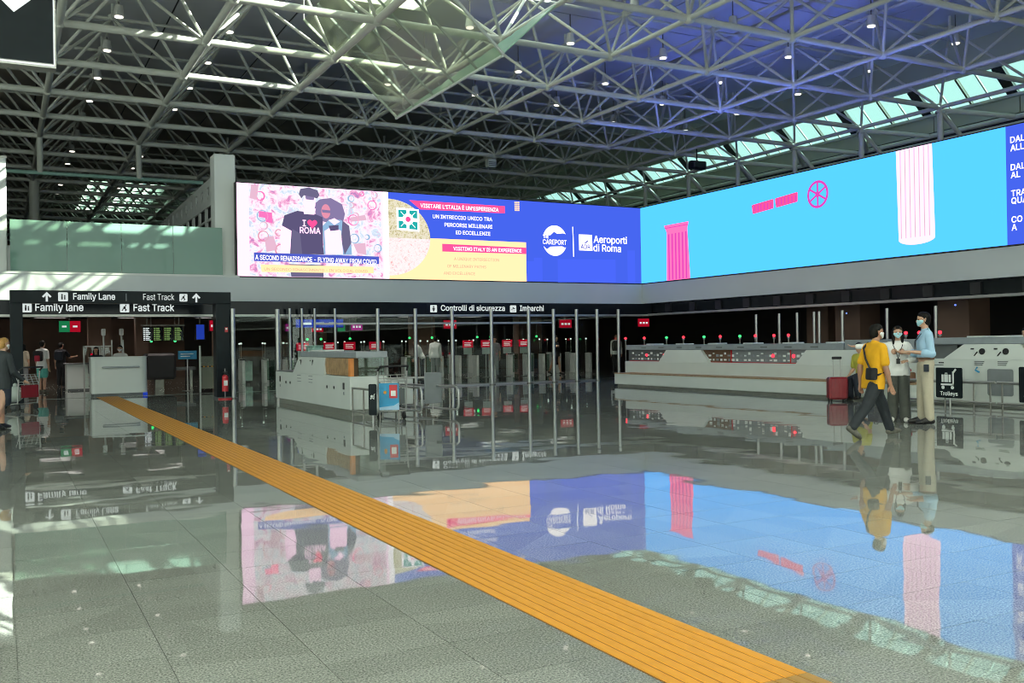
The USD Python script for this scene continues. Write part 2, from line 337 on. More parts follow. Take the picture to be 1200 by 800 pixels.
# glazed facades that the hall's daylight comes from (left of and behind the camera)
def facade(name, along, fixed, a0, a1, zt):
    w = thing(name, None, None, kind='structure')
    n = int((a1-a0)//3.47)
    for k in range(n+1):
        a = a0+k*(a1-a0)/n
        part('mullion', box(a-.08, a+.08, fixed-.1, fixed+.1, 0, zt) if along == 'x' else box(fixed-.1, fixed+.1, a-.08, a+.08, 0, zt), 'steel_white', w)
    for z in (.1, 3., 6., 9., zt-.1):
        part('transom', box(a0, a1, fixed-.08, fixed+.08, z-.06, z+.06) if along == 'x' else box(fixed-.08, fixed+.08, a0, a1, z-.06, z+.06), 'steel_white', w)
    part('pane', box(a0, a1, fixed-.01, fixed+.01, 0, zt) if along == 'x' else box(fixed-.01, fixed+.01, a0, a1, 0, zt), 'glass_facade', w)
facade('window_2', 'y', -15.5, -14, 29.6, 11.7)
facade('window_3', 'x', -14.2, -15, 21.8, 11.7)
single('wall_left', box(-15.6, -15.4, 29.6, 88, 0, 12), 'wall_brown', kind='structure')
single('wall_rear', box(21.6, 31.6, -14.3, -14.1, 0, 12), 'wall_dark', kind='structure')

# upper floor edge: white fascia, black sign band, pale trim
up = thing('wall_front', None, None, kind='structure')
part('fascia', box(-15, 21.8, 29.95, 30.3, 2.84, 3.60), 'fascia', up)
part('sign_band', box(-15, 21.98, 29.6, 30.0, 2.44, 2.84), 'black_gloss', up)
part('trim_strip', box(-15, 22.0, 29.58, 29.9, 2.37, 2.44), 'steel', up)
part('floor_edge', box(-15, 31.4, 30.3, 87.8, 2.95, 3.58), 'wall_dark', up)
part('ledge', box(-15, 6.5, 29.93, 30.4, 3.60, 3.66), 'white_paint', up)
ur = thing('wall_side', None, None, kind='structure')
part('fascia', box(21.8, 22.15, -14, 30.3, 2.86, 3.60), 'fascia', ur)
part('sign_band', box(22.05, 22.4, -14, 30.0, 2.47, 2.86), 'black_gloss', ur)
part('trim_strip', box(21.8, 22.2, -14, 29.9, 2.39, 2.46), 'steel', ur)
part('floor_edge', box(22.15, 31.4, -14, 30.3, 2.95, 3.58), 'wall_dark', ur)
for k in range(14):
    part('band_lamp_box', box(21.98, 22.06, 10+k*1.42, 10.3+k*1.42, 2.5, 2.8), 'black_matt', ur)

# upper storey on the left: green glass balustrade wall, white side wall with holes
gw = thing('glass_wall', 'tall milky green glass wall standing on the white ledge at left', 'glass wall', (0, 30.2, 3.62))
for k in range(4):
    part('glass_panel', box(.22+k*1.46, .22+(k+1)*1.46-.012, 30.2, 30.23, 3.66, 5.14), 'glass_green', gw)
part('shoe_rail', box(.2, 6.06, 30.15, 30.28, 3.6, 3.68), 'steel_dark', gw)
uw = thing('wall_upper', None, None, kind='structure')
part('end_pier', bbox(5.86, 6.5, 30.32, 30.95, 3.6, 7.46, .01), 'white_paint', uw)
holes = unary = None
side = Polygon([(30.9, 3.6), (46, 3.6), (46, 7.2), (30.9, 7.46)])
cut = side
for k in range(13):
    yk = 31.5+k*1.12
    cut = cut.difference(Polygon([(yk-.20, 7.13), (yk+.16, 7.10), (yk+.22, 6.9), (yk-.02, 6.66), (yk-.24, 6.86)]))
for a in range(7):
    for b in range(3):
        cut = cut.difference(rect(34.2+a*1.3, 5.0+b*.5, 35.2+a*1.3, 5.42+b*.5))
part('side_wall', plate(cut, (6.5, 0, 0), (0, 1, 0), (0, 0, 1), .07), 'white_paint', uw)
part('inner_face', box(6.60, 6.68, 30.96, 46, 3.6, 7.18), 'black_matt', uw)
part('rear_wall', box(-15, 6.4, 37.9, 38.1, 3.58, 5.15), 'white_paint', uw)
d1 = thing('door_1', None, None, kind='structure')
part('door_frame', cat(box(4.3, 5.75, 37.80, 37.9, 3.6, 5.06)), 'steel_dark', d1); part('door_leaf', box(4.36, 5.69, 37.76, 37.82, 3.62, 5.0), 'panel_grey', d1)
d2 = thing('door_2', None, None, kind='structure')
part('doorway', box(5.82, 5.862, 30.36, 30.86, 3.66, 4.9), 'black_matt', d2); part('door_frame', cat(box(5.80, 5.87, 30.30, 30.36, 3.62, 4.95), box(5.80, 5.87, 30.36, 30.9, 4.9, 4.95)), 'steel', d2)
ptl = thing('column', 'pale greenish pillar at the far left end of the glass wall', 'column', (-.2, 30.7, 3.6))
part('shaft', bbox(-.55, .15, 30.5, 31.0, 3.6, 6.95, .02), 'white_paint', ptl); part('collar', box(-.57, .17, 30.48, 31.02, 6.9, 6.97), 'steel_white', ptl)
tr = thing('hanging_rail', 'horizontal green steel tube hung on two posts above the glass wall', 'rail', (3.5, 39.55, 8.06))
part('tube', cyl((-4, 39.55, 8.06), (7.2, 39.55, 8.06), .075, 12), 'green_plastic', tr)
for xx in (1.32, 4.79): part('hanger', cyl((xx, 39.55, 8.06), (xx, 39.55, ZB), .11, 12), 'steel_white', tr)
fc = thing('column', 'round steel column rising behind the glass wall, far off', 'column', (1.4, 50.0, 3.6))
part('shaft', cyl((1.4, 50., 3.6), (1.4, 50., ZB), .22, 16), 'steel_white', fc); part('base', cyl((1.4, 50, 3.58), (1.4, 50, 3.66), .34, 16), 'steel_dark', fc)

# ================================================================== SPACE FRAME
I0, I1, J0, J1 = -3, 8, -7, 15
nb = lambda i, j: np.array([FX+i*S, FY+j*S, ZB]); nt = lambda i, j: np.array([FX+(i+.5)*S, FY+(j+.5)*S, ZT])
frame = thing('space_frame', 'white tubular steel space frame carrying the whole roof', 'roof truss', (FX, FY, ZB))
def family(name, items, label=None):
    """items: (mesh, centre); 300 that show nearest are parts, the rest one part"""
    c = np.array([x[1] for x in items]); ok, z = seen(c, 200); o = np.argsort(np.where(ok, z, 1e3+np.abs(z)))
    for k in o[:300]: part(name, items[k][0], 'steel_white', frame, smooth=40)
    if len(o) > 300: part(name, cat([items[k][0] for k in o[300:]]), 'steel_white', frame, kind='stuff', smooth=40)
bc, tc, web, nbs, nts = [], [], [], [], []
for i in range(I0, I1+1):
    for j in range(J0, J1+1):
        a = nb(i, j)
        if i < I1: b = nb(i+1, j); bc.append((cyl(a, b, .098 if i < 3 else .088, 10), (a+b)/2))
        if j < J1: b = nb(i, j+1); bc.append((cyl(a, b, .098 if i < 3 else .072, 10), (a+b)/2))
        nbs.append((sph(a, .15, 1), a))
        for di in (-1, 0):
            for dj in (-1, 0):
                if I0 <= i+di < I1 and J0 <= j+dj < J1:
                    b = nt(i+di, j+dj); web.append((cyl(a, b, .046, 7), (a+b)/2))
        if i < I1 and j < J1:
            t = nt(i, j); nts.append((cat(cyl(t-[0, 0, .1], t+[0, 0, .1], .13, 10), cyl(t+[0, 0, .1], t+[0, 0, ZR-ZT], .05, 6)), t))
            if i < I1-1: b = nt(i+1, j); tc.append((cyl(t, b, .05, 8), (t+b)/2))
            if j < J1-1: b = nt(i, j+1); tc.append((cyl(t, b, .05, 8), (t+b)/2))
family('bottom_chord', bc); family('web_diagonal', web); family('top_chord', tc); family('bottom_node', nbs); family('top_node', nts)
# columns under the right edge with struts to the eave
for j in range(-4, 9):
    p = nb(8, j)
    c = thing('edge_column', 'slim steel column under the right edge of the roof truss, with raking struts', 'column', (p[0], p[1], 3.58), group='columns along the right eave')
    part('shaft', cyl((p[0], p[1], 3.58), p, .10, 12), 'steel_white', c, smooth=40)
    for dy in (-1.5, 1.5):
        part('strut', cyl(p-[0, 0, .1], (31.1, p[1]+dy, 9.0), .085, 10), 'steel_white', c, smooth=40)
    part('strut', cyl(p-[0, 0, .1], (31.2, p[1]-.3, 7.4), .085, 10), 'steel_white', c, smooth=40)
    part('head_plate', cyl(p-[0, 0, .22], p-[0, 0, .14], .17, 12), 'steel', c)
# downlights
lampx = [(3.05, 'g'), (6.14, 'g'), (12.5, 'g'), (16.05, 'g'), (19.7, 'g'), (23.5, 'g'), (27.4, 'g')]
first = None
for k, (lx, _) in enumerate(lampx):
    for j in range(-2, 12):
        if k >= 2 and j > 2: continue
        off = .45 if k >= 5 else 0
        loc = (lx, FY+(j+off)*S, 10.9)
        if first is None:
            first = thing('downlight', 'small round glowing downlight hung under the dark roof panels', 'ceiling lamp', (0, 0, 0), group='downlights in the roof truss')
            part('housing', cyl((0, 0, .03), (0, 0, .34), .15, 14, .11), 'lamp_body', first); part('lens', cyl((0, 0, 0), (0, 0, .03), .115, 14), 'lamp_glow', first)
            part('stem', cyl((0, 0, .34), (0, 0, ZR-10.9), .02, 6), 'steel_dark', first)
            first.GetAttribute('xformOp:translate').Set(Gf.Vec3d(*loc))
        else: dup(first, loc)
# projector hanging near the right corner
pj = thing('spotlight', 'black box spotlight hanging from the truss above the screen corner', 'spotlight', (25.61, 31.2, 8.7))
part('body', bbox(25.28, 25.94, 30.95, 31.4, 8.55, 8.85, .04), 'black_matt', pj); part('lens', box(25.34, 25.88, 30.94, 30.95, 8.60, 8.80), 'black_gloss', pj); part('yoke', cat(cyl((25.61, 31.2, 8.85), (25.61, 31.2, ZB+.02), .03), box(25.26, 25.96, 31.1, 31.3, 8.84, 8.87)), 'black_metal', pj)

jb = thing('junction_box', 'small white box fixed under a truss chord above the yellow advert', 'junction box', (18.67, 36.5, 9.2))
part('body', bbox(18.47, 18.87, 36.35, 36.65, 9.0, 9.36, .02), 'counter_white', jb); part('vents', cat([box(18.5, 18.84, 36.345, 36.35, 9.06+k*.07, 9.09+k*.07) for k in range(3)]), 'grey_dark', jb)
# hanging glass trough under the rooflight
hg = thing('glass_canopy', 'tilted milky glass canopy hanging under the truss, with a pale green fin', 'glass canopy', (10.2, 22.6, 8.0))
ya, yb = 19.3, 26.0
lo_, hi_ = np.array([10.22, 8.06]), np.array([8.46, 9.65])
def slope(y0, y1, p, q, t):
    n = np.array([-(q-p)[1], (q-p)[0]]); n = n/np.linalg.norm(n)*t
    return trimesh.Trimesh([[a[0]+o[0], yy, a[1]+o[1]] for a in (p, q) for o in (n*0, n) for yy in (y0, y1)]).convex_hull
hi2 = lo_+(hi_-lo_)*1.55
n = 5
for k in range(n):
    y0 = ya+(yb-ya)*k/n; y1 = ya+(yb-ya)*(k+1)/n
    part('glass_pane', slope(y0+.02, y1-.02, lo_, hi2, .02), 'glass_milky', hg)
for k in range(n+1):
    yy = ya+(yb-ya)*k/n
    part('edge_bar' if k in (0, n) else 'glazing_bar', slope(yy-(.035 if k in (0, n) else .02), yy+(.035 if k in (0, n) else .02), lo_, hi2, -.05), 'counter_white' if k in (0, n) else 'grey_band', hg)
hi3 = lo_+np.array([1.55, 1.45])
for k in range(12):
    y0 = ya+(yb-ya)*k/12; y1 = ya+(yb-ya)*(k+1)/12
    f = .06+.94*(11-k)/11
    part('fin_panel', slope(y0, y1-.008, lo_, lo_+(hi3-lo_)*f, .025), 'glass_fin', hg)
part('bottom_rail', cyl((10.22, ya, 8.04), (10.22, yb, 8.04), .035, 8), 'counter_white', hg)
for yy in (ya+.1, 22.6, yb-.1): part('hanger', cyl((hi2[0], yy, hi2[1]), (hi2[0], yy, ZR), .02, 6), 'steel', hg)

# sign hanging at the top left
sg = thing('hanging_sign', 'dark hanging sign with white downward arrow in the top left corner', 'sign', (-.1, 12.0, 4.66))
part('body', bbox(-.86, .555, 12.0, 12.14, 4.70, 5.9, .006), 'panel_grey', sg); part('frame', cat(box(-.88, .58, 11.985, 12.16, 4.655, 4.70), box(.555, .58, 11.985, 12.16, 4.70, 5.92)), 'steel', sg)
part('face', box(-.84, .55, 11.994, 12.0, 4.71, 5.88), 'black_metal', sg)
part('edge_light', cat(box(.556, .566, 11.975, 11.985, 4.68, 5.92), box(-.88, .566, 11.975, 11.985, 4.675, 4.69)), 'arrow_white', sg)
part('arrow', plate([(.16, 5.24), (.46, 5.52), (.28, 5.52), (.28, 5.86), (.04, 5.86), (.04, 5.52), (-.13, 5.52)], (0, 11.994, 0), (1, 0, 0), (0, 0, 1), .004), 'arrow_white', sg, label='white arrow')
part('hanger', cat(cyl((-.7, 12.07, 5.9), (-.7, 12.07, ZB), .02), cyl((.4, 12.07, 5.9), (.4, 12.07, ZB), .02)), 'steel_dark', sg)

# ================================================================== LED SCREENS
EX, EZ, EYM = (1, 0, 0), (0, 0, 1), (0, -1, 0)
ZL, ZH = 3.645, 6.55
fs = thing('led_screen', 'long front LED screen with couple picture, yellow exhibition advert and blue airport logos', 'video screen', (14.1, 30.0, ZL))
part('cabinet', box(6.44, 21.84, 30.0, 30.28, ZL-.04, ZH+.03), 'black_matt', fs)
layer = [29.998]
def F(name, poly, m, lift=1, label=None):
    part(name, plate(poly, (0, 30.0-.004*lift, 0), EX, EZ, .003), 'led_'+m, fs, label=label)
def FT(s, h, x, z, m, width=None, align='l', lift=3, bold=True):
    part('lettering', text(s, h, (x, 30.0-.004*lift, z), EX, width=width, align=align, bold=bold, depth=.003), 'led_'+m, fs)
def s1(u, v):       # picture panel: measured in its own frame (890 wide)
    t = (u-45)/890.; top, bot = 50+50*t, 595+15*t
    return (6.5+4.93*t, ZH-(ZH-ZL)*(v-top)/(bot-top))
P1 = lambda *q: Polygon([s1(*a) for a in q])
F('screen_panel', rect(6.46, ZL, 11.45, ZH), 'pale', 1, 'pale picture panel')
F('picture', P1((105, 53), (890, 100), (900, 605), (105, 595)), 'graffiti', 2, 'pink graffiti wall picture')
for q, m in (([(120, 60), (160, 70), (150, 150), (110, 140)], 'rose'), ([(160, 215), (235, 225), (235, 285), (200, 280), (195, 255), (160, 250)], 'pink'), ([(190, 370), (240, 360), (265, 440), (200, 455)], 'rose'),
             ([(700, 250), (790, 235), (800, 265), (705, 275)], 'rose'), ([(715, 405), (790, 400), (795, 470), (740, 460)], 'rose')):
    F('graffiti_mark', P1(*q), m, 3)
for k in range(29):
    u, v = RNG.uniform(120, 880), RNG.uniform(110, 450)
    if 285 < u < 700: continue
    r = RNG.uniform(.08, .2); x, z = s1(u, v); w = Point(x, z).buffer(r).difference(Point(x+RNG.uniform(-.03, .03), z).buffer(r-.028))
    F('graffiti_ring', w, ('pink', 'rose', 'denim', 'face')[k % 4], 3)
# woman
F('figure_hair', P1((490, 180), (520, 155), (580, 148), (640, 180), (655, 230), (640, 290), (560, 270), (520, 260), (500, 230)).buffer(.06), 'hair', 4)
F('figure_jacket', P1((530, 300), (570, 262), (640, 265), (690, 300), (700, 380), (705, 470), (590, 470), (535, 466)), 'denim', 5)
F('figure_top', P1((540, 330), (590, 300), (640, 330), (650, 468), (545, 466)), 'pale', 6)
F('figure_sleeve', P1((650, 270), (690, 300), (702, 400), (660, 470), (640, 380)), 'slate', 6)
F('figure_face', affinity.scale(Point(*s1(550, 215)).buffer(.2), .75, 1.15), 'face', 6)
F('sunglasses', P1((525, 205), (578, 210), (576, 226), (528, 222)), 'hair', 7)
F('figure_hand', P1((565, 268), (600, 255), (635, 275), (600, 295)), 'pale', 7); F('camera', P1((565, 300), (625, 295), (625, 325), (575, 330)), 'slate_dark', 7)
# man
F('figure_arm', P1((285, 300), (350, 290), (345, 400), (330, 465), (285, 460), (278, 380)), 'pale', 5)
F('figure_shirt', P1((290, 300), (305, 240), (380, 213), (470, 225), (530, 250), (530, 420), (535, 468), (335, 466), (345, 330)), 'slate_dark', 6)
F('figure_jacket', P1((350, 320), (395, 345), (405, 466), (340, 466)), 'slate', 7)
F('figure_neck', P1((412, 200), (490, 200), (480, 235), (420, 232)), 'pale', 7)
F('figure_face', affinity.scale(Point(*s1(452, 165)).buffer(.22), .9, 1.5), 'pale', 7); F('sunglasses', P1((428, 125), (482, 130), (478, 150), (432, 146)), 'hair', 8)
F('figure_cap', P1((390, 115), (400, 85), (450, 76), (500, 92), (512, 120), (500, 140), (420, 122), (405, 140)), 'slate', 8)
FT('I', .20, *s1(410, 303), 'pale', lift=8)
hx = s1(467, 288)
F('heart', Polygon([(hx[0]+.16*16*math.sin(t)**3/16, hx[1]+.16*(13*math.cos(t)-5*math.cos(2*t)-2*math.cos(3*t)-math.cos(4*t))/16) for t in np.linspace(0, 2*np.pi, 40)[:-1]]), 'pink_hot', 8)
FT('ROMA', .19, *s1(393, 343), 'pale', width=.68, lift=8)
F('figure_legs', P1((330, 525), (530, 530), (530, 602), (340, 598)), 'slate', 5)
F('caption_band', P1((128, 458), (873, 480), (873, 524), (128, 508)), 'caption', 9); x, z = s1(135, 499)
t_ = text('A SECOND RENAISSANCE - FLYING AWAY FROM COVID', .145, (x, 29.96, z), (1, 0, 0), width=4.0, bold=True, depth=.003)
t_.vertices[:, 2] += (t_.vertices[:, 0]-x)*(-.012); part('lettering', t_, 'led_white', fs)
F('caption_band', P1((165, 528), (838, 540), (838, 578), (170, 572)), 'cream', 9); x, z = s1(185, 562)
part('lettering', text('UN SECONDO RINASCIMENTO - IN VOLO DAL COVID', .085, (x, 29.96, z), EX, width=3.4, depth=.003), 'led_ink', fs)
F('border_strip', rect(11.27, ZL, 11.45, ZH), 'white', 5)
# advert panel
def s2(u, v):
    t = (u-65)/593.; top, bot = 42+32*t, 420+11*t
    return (11.45+5.27*t, ZH-(ZH-ZL)*(v-top)/(bot-top))
P2 = lambda *q: Polygon([s2(*a) for a in q])
F('screen_panel', rect(11.45, ZL, 16.72, ZH), 'blue', 1, 'blue and yellow advert panel'); F('yellow_field', P2((65, 235), (658, 258), (658, 432), (65, 420)), 'cream', 2)
c = s2(65, 238); half = affinity.scale(Point(*c).buffer(1.40, quad_segs=24), 1.08, .92)
F('mosaic_disc', half.intersection(rect(11.45, c[1]-.02, 14, ZH-.16)), 'mosaic', 3, 'mosaic half disc'); F('mosaic_disc', half.intersection(rect(11.45, ZL+.02, 14, c[1]-.02)), 'mosaic_pale', 3, 'pale mosaic half disc')
F('emblem_frame', P2((98, 108), (190, 116), (190, 214), (98, 206)), 'white', 4)
for a, b in (((106, 118), (138, 152)), ((150, 121), (182, 156)), ((106, 166), (138, 200)), ((150, 170), (182, 205))):
    F('emblem_tile', P2(a, (b[0], a[1]+2), (b[0], b[1]), (a[0], b[1]-2)), 'teal', 5)
    x, z = s2((a[0]+b[0])/2, (a[1]+b[1])/2); F('emblem_dash', affinity.rotate(rect(x-.09, z-.012, x+.09, z+.012), 45 if (a[0] < 140) == (a[1] > 150) else -45), 'white', 6)
x, z = s2(144, 160); F('emblem_disc', circle(x, z, .2), 'white', 6); F('emblem_flower', circle(x, z, .09), 'pink_hot', 7)
F('pink_band', P2((150, 76), (562, 98), (562, 130), (195, 116)), 'pink_hot', 5); x, z = s2(196, 107)
t_ = text("VISITARE L'ITALIA È UN'ESPERIENZA", .13, (x, 29.976, z), EX, width=3.0, bold=True, depth=.003); part('lettering', t_, 'led_white', fs)
F('pink_band', P2((285, 266), (658, 282), (658, 310), (285, 300)), 'pink_hot', 4); x, z = s2(332, 294)
part('lettering', text('VISITING ITALY IS AN EXPERIENCE', .12, (x, 29.976, z), EX, width=2.7, bold=True, depth=.003), 'led_white', fs)
for s, u, v in (('UN INTRECCIO UNICO TRA', 505, 165), ('PERCORSI MILLENARI', 505, 198), ('ED ECCELLENZE', 495, 229)):
    x, z = s2(u, v); FT(s, .125, x, z, 'white', align='r', lift=4)
for s, u, v in (('A UNIQUE INTERSECTION', 335, 338), ('OF MILLENARY PATHS', 305, 370), ('AND EXCELLENCE', 290, 401)):
    x, z = s2(u, v); FT(s, .10, x, z, 'ink', lift=4, bold=False)
for a in range(3):
    for b in range(5):
        x, z = s2(607+a*8, 78+b*8.6); F('dot', rect(x, z-.05, x+.055, z), 'cream', 4)
# logo panel
F('screen_panel', rect(16.72, ZL, 21.82, ZH), 'blue', 1, 'plain blue logo panel')
def s3(px, py): # 1200x750 frame of the logo panel
    t = (px-117)/1010.; top, bot = -2+32*t, 668+20*t
    return (16.72+5.08*t, ZH-(ZH-ZL)*(py-top)/(bot-top))
P3 = lambda *q: Polygon([s3(*a) for a in q])
for k, (a, b, c_, d) in enumerate(((180, 470, 250, 668), (380, 480, 890, 680), (1000, 400, 1070, 690), (830, 540, 890, 684), (120, 500, 180, 668))):
    F('screen_module', P3((a, b), (c_, b), (c_, d-4), (a, d-4)), 'blue_light', 2)
x, z = s3(358, 325); disc = affinity.scale(circle(x, z, .55, 48), .95, 1.02)
F('logo_disc', disc.difference(P3((235, 282), (320, 280), (352, 250), (380, 268), (430, 262), (490, 282), (490, 378), (440, 382), (420, 372), (320, 376), (290, 398), (262, 372), (235, 372))), 'white', 3, 'white round logo')
FT('THE', .10, *s3(258, 305), 'white', width=.24); FT('CAREPORT', .17, *s3(256, 354), 'white', width=1.02)
F('divider', P3((510, 205), (518, 205), (521, 460), (514, 460)), 'white', 3)
F('logo_square', P3((565, 268), (682, 270), (684, 408), (567, 404)), 'white', 3); FT('ADR', .16, *s3(580, 390), 'caption', width=.42, lift=4)
F('logo_wing', P3((610, 345), (640, 318), (648, 322), (628, 342)), 'caption', 4)
FT('Aeroporti', .255, *s3(695, 335), 'white', width=1.52); FT('di Roma', .255, *s3(692, 408), 'white', width=1.26)

ul = thing('uplight', 'slim black uplight washing the roof blue, lying on top of the right screen', 'uplight', (22.03, 23, ZH+.03))
part('housing', box(21.97, 22.09, 16, 29.8, ZH+.03, ZH+.06), 'black_matt', ul); part('lens', box(21.98, 22.08, 16.05, 29.75, ZH+.06, ZH+.068), 'blue_wash', ul)
rs = thing('led_screen', 'long LED screen along the right wall with sky blue field, pink and white classical columns', 'video screen', (21.8, 18, ZL))
part('cabinet', box(21.8, 22.1, 6.0, 30.0, ZL-.04, ZH+.03), 'black_matt', rs)
def R(name, poly, m, lift=1, label=None):    # x runs along the wall from the corner
    part(name, plate(poly, (21.8-.004*lift, 30.0, 0), EYM, EZ, .003), 'led_'+m, rs, label=label)
R('screen_panel', rect(.02, ZL, 15.2, ZH), 'sky', 1, 'sky blue panel'); R('screen_panel', rect(15.2, ZL, 24.0, ZH), 'blue', 1, 'blue text panel')
R('column_shaft', Polygon([(1.62, ZL), (2.98, ZL), (2.86, 5.45), (1.66, 5.45)]), 'pink', 2, 'pink fluted column'); R('column_capital', Polygon([(1.68, 5.4), (2.84, 5.4), (2.94, 5.7), (1.50, 5.7), (1.60, 5.55)]), 'pink', 3)
for k in range(6): R('flute', rect(1.74+k*.2, ZL+.02, 1.82+k*.2, 5.36), 'magenta', 3)
R('capital_line', rect(1.55, 5.58, 2.90, 5.61), 'magenta', 4)
for u, z, w in ((6.72, 5.73, .88), (7.78, 5.80, .86)):
    e = affinity.rotate(Polygon([(u-w/2, z-.12), (u+w/2, z-.12), (u+w/2+.02, z+.1), (u-w/2-.02, z+.1)]).buffer(.04), 4); R('cog_side', e, 'pink_hot', 2)
    for k in range(6): R('cog_tooth', rect(u-w/2+.04+k*.15, z-.12, u-w/2+.10+k*.15, z+.09), 'magenta', 3)
wc = (9.08, 5.78); ring = affinity.scale(circle(*wc, .42).difference(circle(*wc, .345)), 1., 1.); R('wheel_rim', ring, 'magenta', 2)
for k in range(3): R('wheel_spoke', affinity.rotate(rect(wc[0]-.36, wc[1]-.03, wc[0]+.36, wc[1]+.03), 60*k+30), 'magenta', 3)
R('wheel_hub', circle(*wc, .09), 'magenta', 4)
bot = [(12.0+.58*(1-math.cos(t)), 4.08-.16*math.sin(t)) for t in np.linspace(0, np.pi, 14)]
R('column_shaft', Polygon([(11.95, ZH), *bot, (13.10, ZH)]), 'pale', 2, 'white fluted column')
for k in range(7): R('flute', rect(12.08+k*.15, 4.12, 12.105+k*.15, ZH-.02), 'rose', 3)
for k, (s, y) in enumerate((('DALL', 165), ('ALL', 174.5), ('DAL', 196.5), ('AL', 205.5), ('TRA', 226.5), ('QUA', 235), ('CO', 256.5), ('A', 265.5))):
    z = ZH-(y+2-150.5)/136.5*(ZH-ZL)
    part('lettering', text(s, .145, (21.8-.008, 14.68, z-.07), EYM, bold=True, depth=.003), 'led_white', rs)

# ================================================================== SIGNS ON THE BLACK BAND, PORTAL
def icon(parent, x, y, z, s, kind):
    part('pictogram_field', plate(rect(-s/2, -s/2, s/2, s/2).buffer(-.03).buffer(.03), (x, y, z), EX, EZ, .006), 'sign_text', parent)
    q = s/2
    if kind == 'family': shp = [circle(-.1*s, .22*s, .09*s), rect(-.19*s, -.3*s, -.02*s, .12*s), circle(.17*s, .12*s, .075*s), rect(.10*s, -.3*s, .24*s, .03*s)]
    elif kind == 'run': shp = [circle(.12*s, .3*s, .08*s), Polygon([(-.05*s, .2*s), (.12*s, .2*s), (.1*s, -.05*s), (.24*s, -.16*s), (.12*s, -.38*s), (.02*s, -.36*s), (.08*s, -.17*s), (-.08*s, -.08*s), (-.26*s, -.34*s), (-.33*s, -.26*s), (-.14*s, 0), (-.08*s, .08*s), (-.25*s, 0)])]
    elif kind == 'guard': shp = [circle(0, .27*s, .1*s), Polygon([(-.16*s, .13*s), (.16*s, .13*s), (.2*s, -.12*s), (.1*s, -.12*s), (.1*s, -.36*s), (-.1*s, -.36*s), (-.1*s, -.12*s), (-.2*s, -.12*s)])]
    else: shp = [Polygon([(-.36*s, -.06*s), (-.28*s, -.1*s), (.3*s, .02*s), (.34*s, .1*s), (.2*s, .08*s), (-.04*s, .26*s), (-.12*s, .24*s), (.0, .04*s), (-.26*s, 0)]), rect(-.3*s, -.3*s, .3*s, -.25*s)]
    import shapely
    part('pictogram', plate(shapely.union_all(shp), (x, y-.007, z), EX, EZ, .004), 'black_matt', parent)
def arrow(parent, x, y, z, s):
    a = Polygon([(0, .5*s), (.45*s, .02*s), (.3*s, -.1*s), (.1*s, .12*s), (.1*s, -.5*s), (-.1*s, -.5*s), (-.1*s, .12*s), (-.3*s, -.1*s), (-.45*s, .02*s)])
    part('arrow', plate(a, (x, y, z), EX, EZ, .005), 'sign_text', parent)
hs = thing('direction_sign', 'black band sign reading Controlli di sicurezza and Imbarchi above the security gates', 'sign', (15, 29.6, 2.6))
part('sign_board', box(12.6, 17.4, 29.585, 29.599, 2.455, 2.825), 'black_gloss', hs)
icon(hs, 12.87, 29.585, 2.63, .25, 'guard'); part('lettering', text('Controlli di sicurezza', .185, (13.14, 29.585, 2.565), EX, width=2.46, bold=True), 'sign_text', hs)
icon(hs, 15.93, 29.585, 2.63, .25, 'plane'); part('lettering', text('Imbarchi', .185, (16.2, 29.585, 2.565), EX, width=.98, bold=True), 'sign_text', hs)
h2 = thing('direction_sign', 'black band sign reading Family lane and Fast Track, behind the portal frame', 'sign', (2.5, 29.6, 2.6))
part('sign_board', box(.42, 4.7, 29.585, 29.599, 2.455, 2.825), 'black_gloss', h2)
icon(h2, .60, 29.585, 2.62, .25, 'family'); part('lettering', text('Family lane', .205, (.81, 29.585, 2.54), EX, width=1.23, bold=True), 'sign_text', h2)
icon(h2, 3.13, 29.585, 2.62, .25, 'run'); part('lettering', text('Fast Track', .205, (3.37, 29.585, 2.54), EX, width=1.13, bold=True), 'sign_text', h2)
po = thing('portal_frame', 'big black portal frame reading Family Lane and Fast Track at the left', 'portal', (2.9, 27.4, 0))
part('pylon', bbox(.17, .46, 27.3, 27.75, 0, 2.66, .012), 'black_metal', po); part('pylon', bbox(5.26, 5.68, 27.3, 27.75, 0, 2.66, .012), 'black_metal', po)
part('lintel', bbox(.17, 5.68, 27.3, 27.75, 2.655, 2.985, .012), 'black_metal', po)
part('kick_plate', box(5.24, 5.70, 27.28, 27.77, 0, .05), 'grey_dark', po); part('kick_plate', box(.15, .48, 27.28, 27.77, 0, .05), 'grey_dark', po)
part('alarm_plate', box(5.50, 5.58, 27.288, 27.3, 1.86, 2.0), 'red_paint', po, label='small red and white alarm plate'); part('alarm_plate', box(5.515, 5.565, 27.284, 27.288, 1.93, 1.98), 'paper', po)
arrow(po, 1.02, 27.3, 2.82, .25); icon(po, 1.40, 27.3, 2.82, .235, 'family')
part('lettering', text('Family Lane', .165, (1.64, 27.3, 2.755), EX, width=1.02, bold=True), 'sign_text', po); part('divider', box(2.925, 2.94, 27.294, 27.3, 2.72, 2.92), 'grey_band', po)
part('lettering', text('Fast Track', .165, (3.36, 27.3, 2.755), EX, width=.80), 'sign_text', po); icon(po, 4.40, 27.3, 2.82, .21, 'run'); arrow(po, 4.74, 27.3, 2.82, .25)

